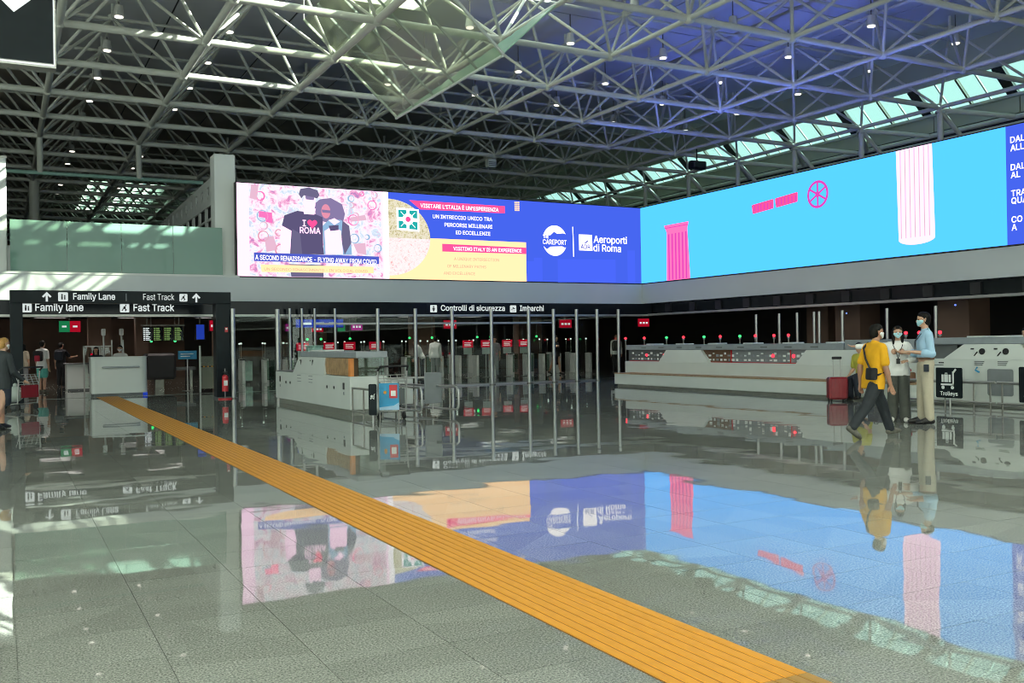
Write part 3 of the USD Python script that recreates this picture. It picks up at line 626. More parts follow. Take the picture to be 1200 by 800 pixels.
# ================================================================== TACTILE STRIP
ts = thing('tactile_strip', 'ribbed orange tactile guide strip running across the granite floor to the white desk', 'guide strip', (2.74, 14, 0))
X0, X1, YW, YE = 2.445, 3.045, 3.02, 31.0
part('base_mat', box(X0, X1, YW, YE, .0005, .004), 'groove', ts); part('base_mat', box(X0, X1, -1, YW, .0005, .004), 'groove', ts, label='worn brownish mat section')
nr = 9; w = (X1-X0)/nr
for k in range(nr):
    for y0, y1, m, lab in ((YW+.002, YE, 'strip_orange', None), (-1., YW-.002, 'strip_worn', 'worn brownish rib')):
        x0, x1 = X0+k*w+.005, X0+(k+1)*w-.005
        v = [[x0, y, .0035] for y in (y0, y1)]+[[x1, y, .0035] for y in (y0, y1)]+[[x0+.004, y, .0085] for y in (y0, y1)]+[[x1-.004, y, .0085] for y in (y0, y1)]
        part('rib', trimesh.Trimesh(v).convex_hull, m, ts, label=lab)

# ================================================================== GLASS BARRIER AND SECURITY HALL
gp = thing('glass_partition', 'long glass partition with steel posts in front of the security hall', 'glass partition', (13, 29.3, 0))
PX = [(5.70, 27.2), (7.02, 27.45), (7.88, 29.3), (8.26, 29.3), (8.67, 29.3), (9.33, 29.3), (10.76, 29.3), (12.08, 29.3), (13.42, 29.3), (14.91, 29.3), (16.39, 29.3), (17.41, 29.3), (18.38, 29.3), (19.27, 29.3), (20.22, 29.3)]
thick = {0, 1, 6, 7, 8, 9, 10, 11, 12, 13, 14}
for k, (x, y) in enumerate(PX):
    r = .062 if k in thick else .04
    part('post', cyl((x, y, 0), (x, y, 2.52 if k < 2 else 2.62), r, 14), 'steel', gp, smooth=40); part('foot', cyl((x, y, 0), (x, y, .03), r*2, 14), 'steel_dark', gp)
for k in range(len(PX)-1):
    (x0, y0), (x1, y1) = PX[k], PX[k+1]
    d = np.array([x1-x0, y1-y0]); L = np.hypot(*d); d /= L; nrm = np.array([-d[1], d[0]])*.008
    a, b = np.array([x0, y0])+d*.08, np.array([x1, y1])-d*.08
    part('pane', trimesh.Trimesh([[q[0]+o*nrm[0], q[1]+o*nrm[1], z] for q in (a, b) for o in (-1, 1) for z in (.08, 2.34)]).convex_hull, 'glass_clear', gp)
for a, b in ((7, 9), (9, 11), (4, 7)):
    part('transom', box(PX[a][0], PX[b][0], 29.27, 29.33, 2.10, 2.16), 'steel', gp)
part('bottom_rail', cat(box(PX[7][0], PX[13][0], 29.27, 29.33, 0, .05)), 'steel', gp)

ih = thing('wall_inner', None, None, kind='structure')
part('wall_panel', box(-15, 8.4, 52, 52.3, 0, 2.95), 'wall_brown', ih); part('wall_panel', box(8.4, 31.4, 52, 52.3, 0, 2.95), 'wall_dark', ih)
for k, (x, w) in enumerate(((3.2, .9), (5.1, .5), (8.4, .7), (12.5, 1.1), (18, 1.2), (24, 1.4))):
    part('pier', box(x, x+w, 44, 44.6, 0, 2.95), 'wall_brown', ih)
for x, y in ((23.6, 21), (25.4, 24), (23.6, 17.2), (23.6, 12)): part('pier', box(x, x+.9, y, y+1, 0, 2.95), 'wall_brown', ih)
for k in range(24):
    x, y = -1.5+(k % 8)*3.3, 36.+(k//8)*4.5
    l_ = thing('ceiling_lamp', 'flat warm lamp panel in the dark security hall ceiling', 'ceiling lamp', (x, y, 2.95), group='lamp panels of the security hall') if k == 0 else None
    if k == 0:
        lamp0 = l_; part('tray', cat(box(x-.62, x+.62, y-.32, y+.32, 2.93, 2.95), box(x-.62, x+.62, y-.32, y-.30, 2.80, 2.93), box(x-.62, x+.62, y+.30, y+.32, 2.80, 2.93), box(x-.62, x-.60, y-.30, y+.30, 2.80, 2.93), box(x+.60, x+.62, y-.30, y+.30, 2.80, 2.93)), 'grey_dark', l_); part('diffuser', box(x-.6, x+.6, y-.3, y+.3, 2.915, 2.93), 'strip_lamp', l_)
    else: dup(lamp0, (x, y, 2.95))
# gates
first = None
for row, (y, x0, x1, st) in enumerate(((37.5, 8.2, 25.5, .84), (41.5, 9., 27, 1.1))):
    for k in range(int((x1-x0)/st)):
        x = x0+k*st
        if first is None:
            first = thing('security_gate', 'slim grey security gate post with glass wing and small signal lamp', 'gate', (0, 0, 0), group='security gates behind the glass')
            part('cabinet', bbox(-.06, .06, -.22, .22, 0, .92, .02), 'gate_grey', first); part('top', box(-.065, .065, -.24, .24, .92, .95), 'black_gloss', first)
            part('wing', box(.06, .38, -.02, .0, .12, .88), 'glass_tint', first); part('mast', cyl((0, .2, .95), (0, .2, 1.55), .014, 6), 'steel_dark', first)
            part('lamp', sph((0, .2, 1.57), .038, 1), 'white_dot', first)
            first.GetAttribute('xformOp:translate').Set(Gf.Vec3d(x, y, 0))
        else: dup(first, (x, y, 0))
gl = None
for x in (5.2, 6.1, 11.5, 12.1, 13.4, 16.2, 17.3, 19.6, 20.3, 22.8):
    if gl is None:
        gl = thing('signal_lamp', nth('{} green signal lamp from the left, glowing above the security gates'), 'signal lamp', (0, 0, 0), group='green lamps behind the glass')
        part('lens', cyl((0, -.02, 0), (0, .02, 0), .05, 10), 'green_lamp', gl); part('stem', cyl((0, 0, .04), (0, 0, 1.15), .012, 6), 'steel_dark', gl)
        gl.GetAttribute('xformOp:translate').Set(Gf.Vec3d(x, 40, 1.72))
    else: dup(gl, (x, 40, 1.72), 0, nth('{} green signal lamp from the left, glowing above the security gates'))
# red notice stands
ns = None
for k, x in enumerate((10.05, 11.1, 11.9, 12.95, 17.0, 17.85, 18.85, 19.65)):
    if ns is None:
        ns = thing('notice_stand', nth('{} red and white notice stand from the left, seen through the glass'), 'sign', (0, 0, 0), group='red notice stands behind the glass')
        part('pole', cyl((0, .02, 0), (0, .02, 1.1), .018, 8), 'steel', ns); part('foot', cyl((0, .02, 0), (0, .02, .02), .16, 14), 'steel_dark', ns)
        part('red_panel', bbox(-.24, .24, -.012, .0, 1.26, 1.56, .005), 'sign_red', ns); part('paper', box(-.19, .19, -.012, 0, .98, 1.25), 'paper', ns)
        part('lettering', cat(box(-.16, .16, -.016, -.012, 1.45, 1.47), box(-.16, .12, -.016, -.012, 1.39, 1.41), box(-.16, .15, -.016, -.012, 1.33, 1.35)), 'sign_text', ns)
        ns.GetAttribute('xformOp:translate').Set(Gf.Vec3d(x, 35.6, 0))
    else: dup(ns, (x, 35.6, 0), 0, nth('{} red and white notice stand from the left, seen through the glass'))
# hanging monitors
def monitor(x0, x1, y, z0, z1, m, label, dots=True):
    t = thing('monitor', label, 'monitor', ((x0+x1)/2, y, z0))
    part('casing', bbox(x0-.03, x1+.03, y, y+.08, z0-.03, z1+.03, .01), 'black_matt', t); scr = part('screen', box(x0, x1, y-.006, y, z0, z1), m, t)
    if dots:
        for k in range(3): part('lettering', box(x0+(x1-x0)*(.15+.27*k), x0+(x1-x0)*(.32+.27*k), y-.01, y-.006, (z0+z1)/2-.05, (z0+z1)/2+.03), 'sign_text', scr)
    part('hanger', cyl(((x0+x1)/2, y+.05, z1), ((x0+x1)/2, y+.05, 2.95), .025, 8), 'steel_dark', t)
monitor(16.55, 17.15, 37, 2.08, 2.44, 'sign_red', 'red gate monitor hanging above the gates, left of the Imbarchi sign')
monitor(22.3, 22.95, 37, 2.08, 2.44, 'sign_red', 'red gate monitor hanging behind the glass right of the Imbarchi sign')
monitor(24.5, 25.1, 34, 2.05, 2.40, 'sign_red', 'red gate monitor hanging just left of the white check-in counter')
monitor(6.15, 6.45, 33, 2.0, 2.35, 'sign_red', 'red monitor hanging just left of the right portal pylon')
monitor(5.80, 6.06, 33.5, 1.72, 2.22, 'sign_blue', 'blue monitor hanging left of the right portal pylon', False)
monitor(9.5, 11.3, 34.5, 2.12, 2.42, 'sign_blue', 'wide blue monitor hanging above the island desk')
monitor(11.95, 12.4, 35.5, 2.02, 2.30, 'sign_violet', 'violet monitor hanging above the island desk')
monitor(11.4, 11.7, 35.5, 1.98, 2.26, 'sign_green', 'green monitor hanging above the island desk', False)
monitor(11.1, 11.6, 38, 2.0, 2.24, 'sign_red', 'red monitor hanging over the island desk beside the green one')
t = thing('monitor', 'green and red pair of monitors hanging in the family lane', 'monitor', (2.15, 38, 2.1))
for a, m in ((1.8, 'sign_green'), (2.16, 'sign_red')):
    s_ = part('screen', box(a, a+.35, 37.99, 38.0, 2.08, 2.48), m, t); part('lettering', box(a+.1, a+.25, 37.98, 37.99, 2.25, 2.31), 'sign_text', s_)
part('casing', bbox(1.78, 2.53, 38, 38.08, 2.05, 2.51, .01), 'black_matt', t); part('hanger', cyl((2.15, 38.04, 2.5), (2.15, 38.04, 2.95), .03), 'steel_dark', t)
db = thing('departure_board', 'departures board of four dark screens with lines of tiny flight text', 'departures board', (5.3, 38, 1.72))
for k in range(4):
    x = 4.64+k*.375
    s_ = part('screen', bbox(x, x+.35, 38, 38.07, 1.72, 2.26, .01), 'black_gloss', db)
    for q in range(9):
        z = 2.20-q*.055
        part('flight_line', cat(box(x+.02, x+.08, 37.992, 38, z-.018, z+.012), box(x+.10, x+RNG.uniform(.2, .28), 37.992, 38, z-.018, z+.012)), ('sign_text', 'board_text')[k % 2] if k != 2 else 'board_text', s_)
part('rail', cat(box(4.6, 6.15, 38.03, 38.09, 2.28, 2.33), cyl((4.8, 38.06, 2.3), (4.8, 38.06, 2.95), .025), cyl((5.95, 38.06, 2.3), (5.95, 38.06, 2.95), .025)), 'steel_dark', db)
# family lane furniture
fcn = thing('counter', 'pale control counter in the family lane behind the white desk', 'counter', (2.3, 37, 0))
part('body', bbox(1.95, 2.75, 36.6, 37.6, 0, .92, .02), 'counter_white', fcn); part('top', box(1.9, 2.8, 36.55, 37.65, .92, .96), 'grey_dark', fcn); part('plinth', box(1.98, 2.72, 36.59, 37.5, 0, .06), 'grey_dark', fcn)
gx = thing('lane_glass', 'steel framed glass lane divider with red and white notice behind the white desk', 'glass barrier', (3.0, 36, 0))
for x in (2.45, 2.95, 3.35, 3.72): part('post', box(x, x+.045, 36, 36.045, 0, 1.55 if x < 3.3 else 1.75), 'steel', gx)
part('pane', box(2.5, 2.95, 36.015, 36.03, .1, 1.5), 'glass_clear', gx); part('pane', box(3.0, 3.35, 36.015, 36.03, .1, 1.5), 'glass_clear', gx); part('top_rail', box(2.45, 3.4, 36, 36.045, 1.52, 1.56), 'steel', gx)
part('notice', box(2.68, 2.95, 35.99, 36.0, .98, 1.3), 'sign_red', gx); part('notice_paper', box(2.71, 2.92, 35.984, 35.99, 1.02, 1.22), 'paper', gx)
for xx, yy, lab in ((3.05, 35.3, 'steel lamp post with white globe left of the desk attendants'), (3.62, 35.3, 'steel lamp post with white globe above the desk attendants')):
    tt = thing('access_post', lab, 'post', (xx, yy, 0))
    part('pole', cyl((xx, yy, 0), (xx, yy, 1.9), .03, 10), 'steel', tt); part('foot', cyl((xx, yy, 0), (xx, yy, .03), .12, 14), 'steel_dark', tt); part('head', bbox(xx-.07, xx+.07, yy-.05, yy+.05, 1.9, 2.14, .03), 'paper', tt)
bs = thing('info_stand', 'small light blue notice on a thin stand right of the white desk', 'sign', (5.45, 33, 0))
part('panel', bbox(5.12, 5.72, 33, 33.03, 1.06, 1.34, .01), 'poster_blue', bs); part('pole', cyl((5.42, 33.03, 0), (5.42, 33.03, 1.08), .02), 'steel', bs); part('foot', cyl((5.42, 33.03, 0), (5.42, 33.03, .02), .18, 14), 'steel_dark', bs)
part('lettering', cat(box(5.2, 5.62, 32.996, 33, 1.22, 1.25), box(5.2, 5.5, 32.996, 33, 1.14, 1.17)), 'paper', bs)
tg = thing('glass_gate', 'glass lane gate with yellow and black tape beside the right portal pylon', 'gate', (5.9, 32, 0))
for x in (5.62, 6.18): part('post', box(x, x+.05, 32, 32.05, 0, 1.5), 'steel', tg)
part('pane', box(5.67, 6.18, 32.02, 32.035, .1, 1.15), 'glass_milky', tg)
for k in range(8): part('tape', box(5.67+k*.064, 5.67+(k+1)*.064, 32.008, 32.018, .80, .84), 'strip_orange' if k % 2 else 'black_matt', tg)
bn = thing('belt_machine', 'dark baggage scanner standing behind the white desk at right', 'scanner', (5., 37, 0))
part('housing', bbox(4.55, 5.6, 36.5, 37.6, .3, 1.25, .08), 'black_matt', bn); part('bed', box(4.3, 6.3, 36.6, 37.5, .62, .72), 'grey_dark', bn); part('leg', cat(box(4.4, 4.5, 36.7, 36.8, 0, .62), box(6.1, 6.2, 36.7, 36.8, 0, .62), box(4.9, 5.2, 36.8, 37.2, 0, .32)), 'steel_dark', bn)

# ================================================================== WHITE DESK
dk = thing('reception_desk', 'white curved reception desk at the end of the orange strip', 'desk', (3.13, 31.3, 0))
r = .18
prof = Polygon([(2.33, 31.95), (2.33, 31.32), *[(2.33+r-r*math.cos(t), 31.32-r*math.sin(t)*.6) for t in np.linspace(.2, 1.57, 6)], *[(3.93-r+r*math.sin(t), 31.32-r*.6*math.cos(t)) for t in np.linspace(0, 1.4, 6)], (3.93, 31.95)])
part('body', plate(prof, (0, 0, .09), EX, (0, 1, 0), 1.08), 'counter_white', dk); part('worktop', plate(prof.buffer(.015), (0, 0, 1.17), EX, (0, 1, 0), .035), 'counter_white', dk)
part('plinth', plate(prof.buffer(-.05), (0, 0, 0), EX, (0, 1, 0), .09), 'grey_dark', dk); part('corner_foot', box(3.80, 3.93, 31.24, 31.36, 0, .09), 'sign_blue', dk, label='small blue corner foot')
part('bag_ledge', bbox(2.64, 3.70, 31.10, 31.22, .86, .91, .012), 'grey_band', dk)

# extinguisher
ex_ = thing('fire_extinguisher', 'red fire extinguisher on red base beside the right portal pylon', 'fire extinguisher', (5.42, 26.98, 0))
part('base', cyl((5.42, 26.98, 0), (5.42, 26.98, .03), .19, 20), 'red_paint', ex_); part('cylinder', cat(cyl((5.42, 26.98, .22), (5.42, 26.98, .60), .085, 16), sph((5.42, 26.98, .60), .085, 2)), 'red_paint', ex_, smooth=40)
part('stand', cyl((5.42, 26.988, .02), (5.42, 26.988, .85), .018, 8), 'steel_dark', ex_); part('valve', cat(cyl((5.42, 26.98, .67), (5.42, 26.98, .75), .025, 10), box(5.37, 5.48, 26.95, 27.01, .74, .77)), 'black_matt', ex_)
part('label', box(5.37, 5.47, 26.885, 26.896, .38, .52), 'paper', ex_); part('hose', tube([(5.44, 26.95, .72), (5.52, 26.93, .66), (5.53, 26.94, .4), (5.51, 26.96, .28)], .012, 6), 'rubber', ex_)

# ================================================================== ISLAND CHECK-IN DESK
isl = thing('check_in_island', 'white check-in island with slatted wood panel and grey glass top', 'check-in desk', (6.9, 21.5, 0))
part('body', bbox(6.2, 7.0, 18.55, 24.5, .12, .80, .012), 'counter_white', isl); part('plinth', box(6.26, 6.95, 18.65, 24.4, 0, .12), 'plinth', isl)
hous = trimesh.Trimesh([[6.2, 20.30, .80], [6.2, 22.85, .80], [6.28, 22.58, 1.18], [6.28, 20.56, 1.18], [6.95, 20.30, .80], [6.95, 22.85, .80], [6.95, 22.58, 1.18], [6.95, 20.56, 1.18]]).convex_hull
part('raised_housing', hous, 'counter_white', isl)
part('panel_backing', box(6.34, 6.9, 18.72, 20.5, .80, 1.17), 'wood_dark', isl)
for k in range(13):
    y = 20.42-k*.125
    part('wood_slat', trimesh.Trimesh([[6.25, y-.085, .82], [6.25, y+.015, .82], [6.33, y-.085, .82], [6.33, y+.015, .82], [6.29, y-.055, 1.17], [6.29, y+.045, 1.17], [6.35, y-.055, 1.17], [6.35, y+.045, 1.17]]).convex_hull, 'wood', isl)
part('end_board', box(6.26, 6.34, 18.70, 18.82, .80, 1.17), 'orange_panel', isl, label='orange-brown end board')
part('glass_top', bbox(6.3, 6.98, 18.45, 22.5, 1.18, 1.31, .01), 'grey_band', isl); part('top_tray', bbox(6.35, 6.8, 20.7, 21.9, 1.31, 1.345, .01), 'counter_white', isl)
part('end_glass', box(6.4, 6.95, 18.58, 18.6, .80, 1.20), 'glass_tint', isl); part('side_deck', box(6.22, 6.98, 22.9, 24.45, .80, .83), 'grey_dark', isl)
for y, z, a, b in ((22.42, 1.10, .03, .03), (21.55, 1.10, .03, .03), (22.3, 1.05, .03, .14), (21.35, 1.05, .03, .14), (24.05, .62, .10, .14), (23.5, .55, .06, .06), (23.1, .55, .06, .06), (20.1, .55, .06, .06), (19.6, .55, .06, .06), (18.95, .60, .09, .14)):
    xx = 6.2 if z < .8 else 6.2+.08*(z-.8)/.38
    part('control_panel', bbox(xx-.012, xx+.01, y-a/2, y+a/2, z-b/2, z+b/2, .004), 'black_matt', isl)
for y in (22.3, 21.35):
    for q in range(3): part('printed_text', box(6.193, 6.2, y-.15, y+.15, .74-q*.07, .755-q*.07), 'grey_band', isl)
for y in (24.05, 18.95): part('printed_mark', box(6.193, 6.2, y-.03, y+.03, .42, .48), 'grey_band', isl)
cu = thing('plant_cup', 'small pale cup standing on the near end of the check-in island', 'cup', (6.35, 18.75, .80))
part('cup', cyl((6.38, 18.80, .80), (6.38, 18.80, .99), .05, 16, .062), 'paper', cu); part('rim', cyl((6.38, 18.80, .985), (6.38, 18.80, 1.0), .066, 16), 'green_plastic', cu)
for k, y in enumerate((23.05, 22.72)):
    b = thing('tray_box', ('left', 'right')[k]+' one of two small green boxes on the island desk', 'box', (6.75, y, 1.18)); part('body', bbox(6.62, 6.88, y-.12, y+.12, .83, 1.42, .02), 'green_plastic', b); part('lid', bbox(6.6, 6.9, y-.14, y+.14, 1.42, 1.45, .01), 'green_plastic', b)

# ================================================================== TROLLEYS, RAILS
def rail_loop(name, label, pts, posts, grp=None, r=.022, mid=None):
    t = thing(name, label, 'rail', (*np.mean([p[:2] for p in pts], 0), 0), group=grp)
    part('top_tube', tube(pts, r, 8), 'steel', t, smooth=40)
    for p in posts: part('post', cyl((p[0], p[1], 0), p, .018, 8), 'steel_dark', t)
    if mid: part('lower_tube', tube(mid, .018, 8), 'steel', t, smooth=40)
    return t
def loop(x0, y0, x1, y1, h, lo=.12, c=.12):
    a, b = np.array([x0, y0]), np.array([x1, y1]); d = (b-a)/np.hypot(*(b-a))
    P = lambda q, z: (q[0], q[1], z)
    arc = [P(b-d*c+d*c*math.sin(t), h-c+c*math.cos(t)) for t in np.linspace(0, np.pi/2, 5)]+[P(b-d*c+d*c*math.cos(t), lo+c-c*math.sin(t)) for t in np.linspace(0, np.pi/2, 5)]
    return [P(a, h)]+arc+[P(a, lo)]
for k, (x0, y0, x1, y1, lab) in enumerate(((7.1, 19.5, 7.27, 17.35, 'low steel trolley rail loop beside the blue poster'), (7.6, 19.3, 8.02, 17.25, 'low steel trolley rail loop with grey panel, right of the island'), (6.2, 18.4, 6.19, 16.9, 'low steel trolley rail loop in front of the trolley sign'))):
    pl = loop(x0, y0, x1, y1, .58)
    rail_loop('trolley_rail', lab, pl, [((x0*(1-f)+x1*f), (y0*(1-f)+y1*f), .56) for f in (.0, .45, .86)])
gpn = thing('grey_panel', 'plain grey sign panel fixed on the right trolley rail loop', 'sign', (7.75, 18.3, .2))
part('panel', bbox(7.60, 7.98, 17.98, 18.02, .22, .86, .012), 'panel_grey', gpn); part('clip', cat(cyl((7.79, 18.03, .1), (7.79, 18.03, .6), .015), box(7.72, 7.86, 18.02, 18.05, .52, .58)), 'steel', gpn)
gb = thing('low_partition', 'low white glass partition behind the trolley rail', 'partition', (7.6, 20, 0))
part('panel', bbox(7.5, 8.25, 20.2, 20.24, .08, .66, .01), 'counter_white', gb); part('cap', box(7.46, 8.8, 20.18, 20.26, .66, .70), 'steel', gb); part('foot', box(7.5, 7.6, 20.1, 20.34, 0, .08), 'steel_dark', gb); part('foot', box(8.15, 8.25, 20.1, 20.34, 0, .08), 'steel_dark', gb)
def trolley_icon(t, o, ex, s):
    """white luggage trolley pictogram on a square of side s at o (centre)"""
    ex = np.array(ex, float); nrm = np.cross(ex, EZ); o = np.array(o)+nrm*.006
    shp = [rect(-.30*s, -.17*s, .20*s, -.11*s), rect(.14*s, -.17*s, .20*s, .30*s), Polygon([(.14*s, .27*s), (.2*s, .24*s), (.30*s, .36*s), (.25*s, .40*s)]), circle(-.22*s, -.24*s, .06*s), circle(.14*s, -.24*s, .06*s), rect(-.27*s, -.06*s, .08*s, .19*s), rect(-.14*s, .19*s, -.12*s, .24*s), rect(-.07*s, .19*s, -.05*s, .24*s), rect(-.14*s, .23*s, -.05*s, .25*s)]
    for q in shp: part('pictogram', plate(q, o, ex, EZ, .004), 'sign_text_matt', t)
    for x in (-.18*s, -.01*s): part('pictogram', plate(rect(x-.01*s, -.06*s, x+.01*s, .19*s), o+nrm*.004, ex, EZ, .003), 'black_matt', t)
def trolley_sign(x, y, z0, z1, w, ex, label, txt=True):
    t = thing('trolley_sign', label, 'sign', (x, y, 0)); ex = np.array(ex, float); nrm = np.cross(ex, EZ); o = np.array([x, y, (z0+z1)/2])
    part('panel', plate(rect(-w/2, -(z1-z0)/2, w/2, (z1-z0)/2).buffer(-.03).buffer(.03), o-nrm*.012, ex, EZ, .018), 'black_metal', t)
    trolley_icon(t, o+np.array([0, 0, .05]), ex, min(w, z1-z0))
    if txt: part('lettering', text('Trolleys', .075*(w/.58), o+nrm*.006+np.array([0, 0, -(z1-z0)/2+.05]), ex, align='c', bold=True), 'sign_text_matt', t)
    part('pole', cyl(o-nrm*.03+np.array([0, 0, -o[2]]), o-nrm*.03, .018, 8), 'steel', t)
    return t
mat('sign_text_matt', (.72, .76, .74), .5)
VX = np.array([.88, -.47, 0]); VX /= np.linalg.norm(VX)
trolley_sign(6.02, 16.72, .14, .72, .15, VX, 'narrow black luggage trolley sign beside the blue poster at the island', False)
bp = thing('poster_board', 'blue poster board with red sticker at the near end of the island', 'poster', (6.40, 16.8, 0))
o = np.array([6.36, 16.80, .0])
part('board', plate(rect(-.17, .22, .20, .72), o, VX, EZ, .02), 'poster_blue', bp); part('wave', plate([(-.17, .22), (.2, .22), (.2, .36), (.1, .30), (-.17, .27)], o-np.array([.01, .02, 0]), VX, EZ, .006), 'cloth_blue', bp)
part('sticker', plate(rect(.02, .44, .17, .69), o+np.array([-.01, -.02, 0]), VX, EZ, .006), 'red_paint', bp); part('sticker_field', plate(rect(.05, .48, .14, .58), o+np.array([-.014, -.027, 0]), VX, EZ, .004), 'paper', bp)
part('dot', plate(circle(-.06, .55, .03), o+np.array([-.01, -.02, 0]), VX, EZ, .006), 'strip_orange', bp)
for a in (-.16, .19): part('leg', cyl(o+VX*a, o+VX*a+np.array([0, 0, .74]), .014, 8), 'steel_dark', bp)
def baggage_trolley(name, label, loc, rz, mat_ad=None):
    t = thing(name, label, 'baggage trolley', loc, rz)
    L = lambda n, m, mt: part(n, m, mt, t, local=True)
    for s_ in (-1, 1):
        L('side_tube', tube([(s_*.27, .48, .10), (s_*.28, -.38, .16), (s_*.29, -.46, .95)], .016), 'steel')
        L('wheel', cat(cyl((s_*.25-.02, -.36, .07), (s_*.25+.02, -.36, .07), .07, 14)), 'rubber')
    L('wheel', cyl((-.02, .42, .06), (.02, .42, .06), .06, 14), 'rubber')
    L('handle', tube([(-.29, -.46, .95), (-.27, -.58, 1.03), (.27, -.58, 1.03), (.29, -.46, .95)], .02), 'black_matt')
    for k in range(5): L('deck_bar', cyl((-.27, -.3+k*.18, .15-.01*k), (.27, -.3+k*.18, .15-.01*k), .01, 6), 'steel')
    L('basket', cat([cyl((-.28, -.44+q*.0, .62+q*.06), (.28, -.44, .62+q*.06), .008, 6) for q in range(5)]+[cyl((x, -.44, .60), (x, -.30, .86), .008, 6) for x in np.linspace(-.27, .27, 5)]), 'steel')
    L('ad_panel', box(-.24, .24, -.47, -.455, .30, .60), mat_ad or 'grey_dark', ) 
    return t
baggage_trolley('baggage_trolley', 'steel baggage trolley parked behind the blue poster at the island', (6.62, 17.62, 0), -4)
baggage_trolley('baggage_trolley', 'steel baggage trolley with loaded bags pushed by the woman in the dark suit', (.28, 26.2, 0), 38, 'red_case')
tb = thing('plastic_bag', 'clear plastic bag with white cloth lying on the loaded trolley', 'bag', (.25, 26.1, .16))
part('bag', sph((.25, 26.12, .38), .2, 2, (1, .9, 1.0)), 'clear_plastic', tb, smooth=True); part('cloth', bbox(.1, .44, 25.98, 26.26, .42, .48, .02), 'cloth_white', tb); part('knot', sph((.25, 26.12, .60), .05, 2), 'clear_plastic', tb)
tb2 = thing('travel_bag', 'blue grey soft bag lying under the plastic bag on the trolley', 'bag', (.14, 26.42, .16)); part('body', bbox(-.02, .30, 26.30, 26.54, .165, .42, .06), 'cloth_grey', tb2); part('strap', tube([(.02, 26.42, .42), (.08, 26.42, .50), (.20, 26.42, .50), (.26, 26.42, .42)], .012, 6), 'cloth_charcoal', tb2)

# ================================================================== RIGHT CHECK-IN COUNTERS
bh = thing('bench', 'long white bench running along the foot of the check-in counter', 'bench', (17.5, 20, 0))
part('front', bbox(17.2, 17.9, 13.95, 25.2, .07, .40, .012), 'counter_white', bh); part('plinth', box(17.27, 17.88, 14.0, 25.1, 0, .07), 'plinth', bh); part('seat_edge', box(17.19, 17.9, 13.94, 25.2, .40, .425), 'wood', bh, label='thin brown top edge')
cc = thing('check_in_counter', 'long white check-in counter with grey glass top and dark icon displays', 'counter', (18.3, 21, 0))
part('body', bbox(17.9, 19.0, 14.0, 25.6, .02, .78, .012), 'counter_white', cc)
def housing(t, xf, b0, b1, t0, t1, z0, z1, name='raised_housing'):
    part(name, trimesh.Trimesh([[xf, b0, z0], [xf, b1, z0], [xf+.05, t0, z1], [xf+.05, t1, z1], [xf+.9, b0, z0], [xf+.9, b1, z0], [xf+.9, t0, z1], [xf+.9, t1, z1]]).convex_hull, 'counter_white', t)
housing(cc, 17.9, 21.44, 23.79, 21.81, 23.47, .775, 1.14); housing(cc, 17.9, 14.0, 18.03, 14.0, 17.70, .775, 1.14)
part('display_panel', box(18.02, 18.7, 23.4, 25.55, .78, 1.14), 'grey_dark', cc); part('display_panel', box(18.02, 18.7, 17.7, 20.55, .78, 1.14), 'panel_grey', cc); part('display_panel', box(18.02, 18.7, 20.6, 21.85, .78, 1.14), 'wood_dark', cc, label='brown display panel')
part('glass_top', bbox(17.95, 19.0, 16.5, 25.6, 1.14, 1.30, .012), 'grey_band', cc); part('glass_top', bbox(17.95, 19.0, 14.0, 16.45, 1.14, 1.38, .012), 'grey_band', cc)
for k in range(46):
    y = 25.3-k*.165
    if 21.85 < y < 23.5 or y < 17.8: continue
    for z in ((.86, .98) if k % 3 else (.86, 1.04)):
        hh = RNG.uniform(.03, .07); ww = RNG.uniform(.03, .06)
        part('printed_icon', box(18.01, 18.02, y-ww, y+ww, z-hh/2, z+hh/2), ('sign_text_matt', 'grey_band', 'sign_text_matt')[k % 3], cc)
for y in (24.55, 23.65, 18.95, 18.2): part('red_dot', cyl((17.995, y, .98), (18.02, y, .98), .048, 12), 'red_lamp', cc, label='red lit dot')
part('panel_frame', cat(box(18.0, 18.02, 17.8, 21.75, .785, .80), box(18.0, 18.02, 18.3, 18.32, .8, 1.14), box(18.0, 18.02, 20.57, 20.6, .8, 1.14), box(18.0, 18.02, 23.5, 25.5, .785, .80)), 'red_paint', cc, label='thin red frame line')
for k in range(9): part('top_mark', box(17.94, 17.955, 17.3+k*.9, 17.55+k*.9, 1.2, 1.23), 'grey_dark', cc)
for k in range(6): part('top_tray', bbox(18.1, 18.5, 16.8+k*1.5, 17.2+k*1.5, 1.30, 1.335, .01), 'counter_white', cc)
c2 = thing('check_in_counter', 'near white check-in counter with raised housing behind the trolley rails', 'counter', (18.1, 11, 0))
part('body', bbox(17.6, 18.9, 7.5, 13.9, .05, .96, .012), 'counter_white', c2); part('plinth', box(17.68, 18.8, 7.6, 13.8, 0, .05), 'plinth', c2)
housing(c2, 17.6, 11.5, 13.45, 11.75, 13.0, .955, 1.26); housing(c2, 17.6, 7.6, 9.6, 7.9, 9.3, .955, 1.26)
part('display_panel', box(17.72, 18.6, 13.2, 13.85, .96, 1.24), 'grey_dark', c2); part('slat_backing', box(17.74, 18.6, 9.3, 11.75, .96, 1.24), 'wood_dark', c2)
for k in range(14): part('orange_slat', trimesh.Trimesh([[17.68+d, 11.72-k*.17-o, z] for d in (0, .06) for o, z in ((0, .97), (.13, .97), (.05, 1.23), (.17, 1.23))]).convex_hull, 'orange_panel', c2)
part('glass_top', bbox(17.65, 18.9, 7.5, 13.9, 1.26, 1.40, .012), 'grey_band', c2)
for y in (12.75, 12.2): part('top_tray', bbox(17.7, 18.1, y-.22, y+.22, 1.40, 1.43, .01), 'counter_white', c2)
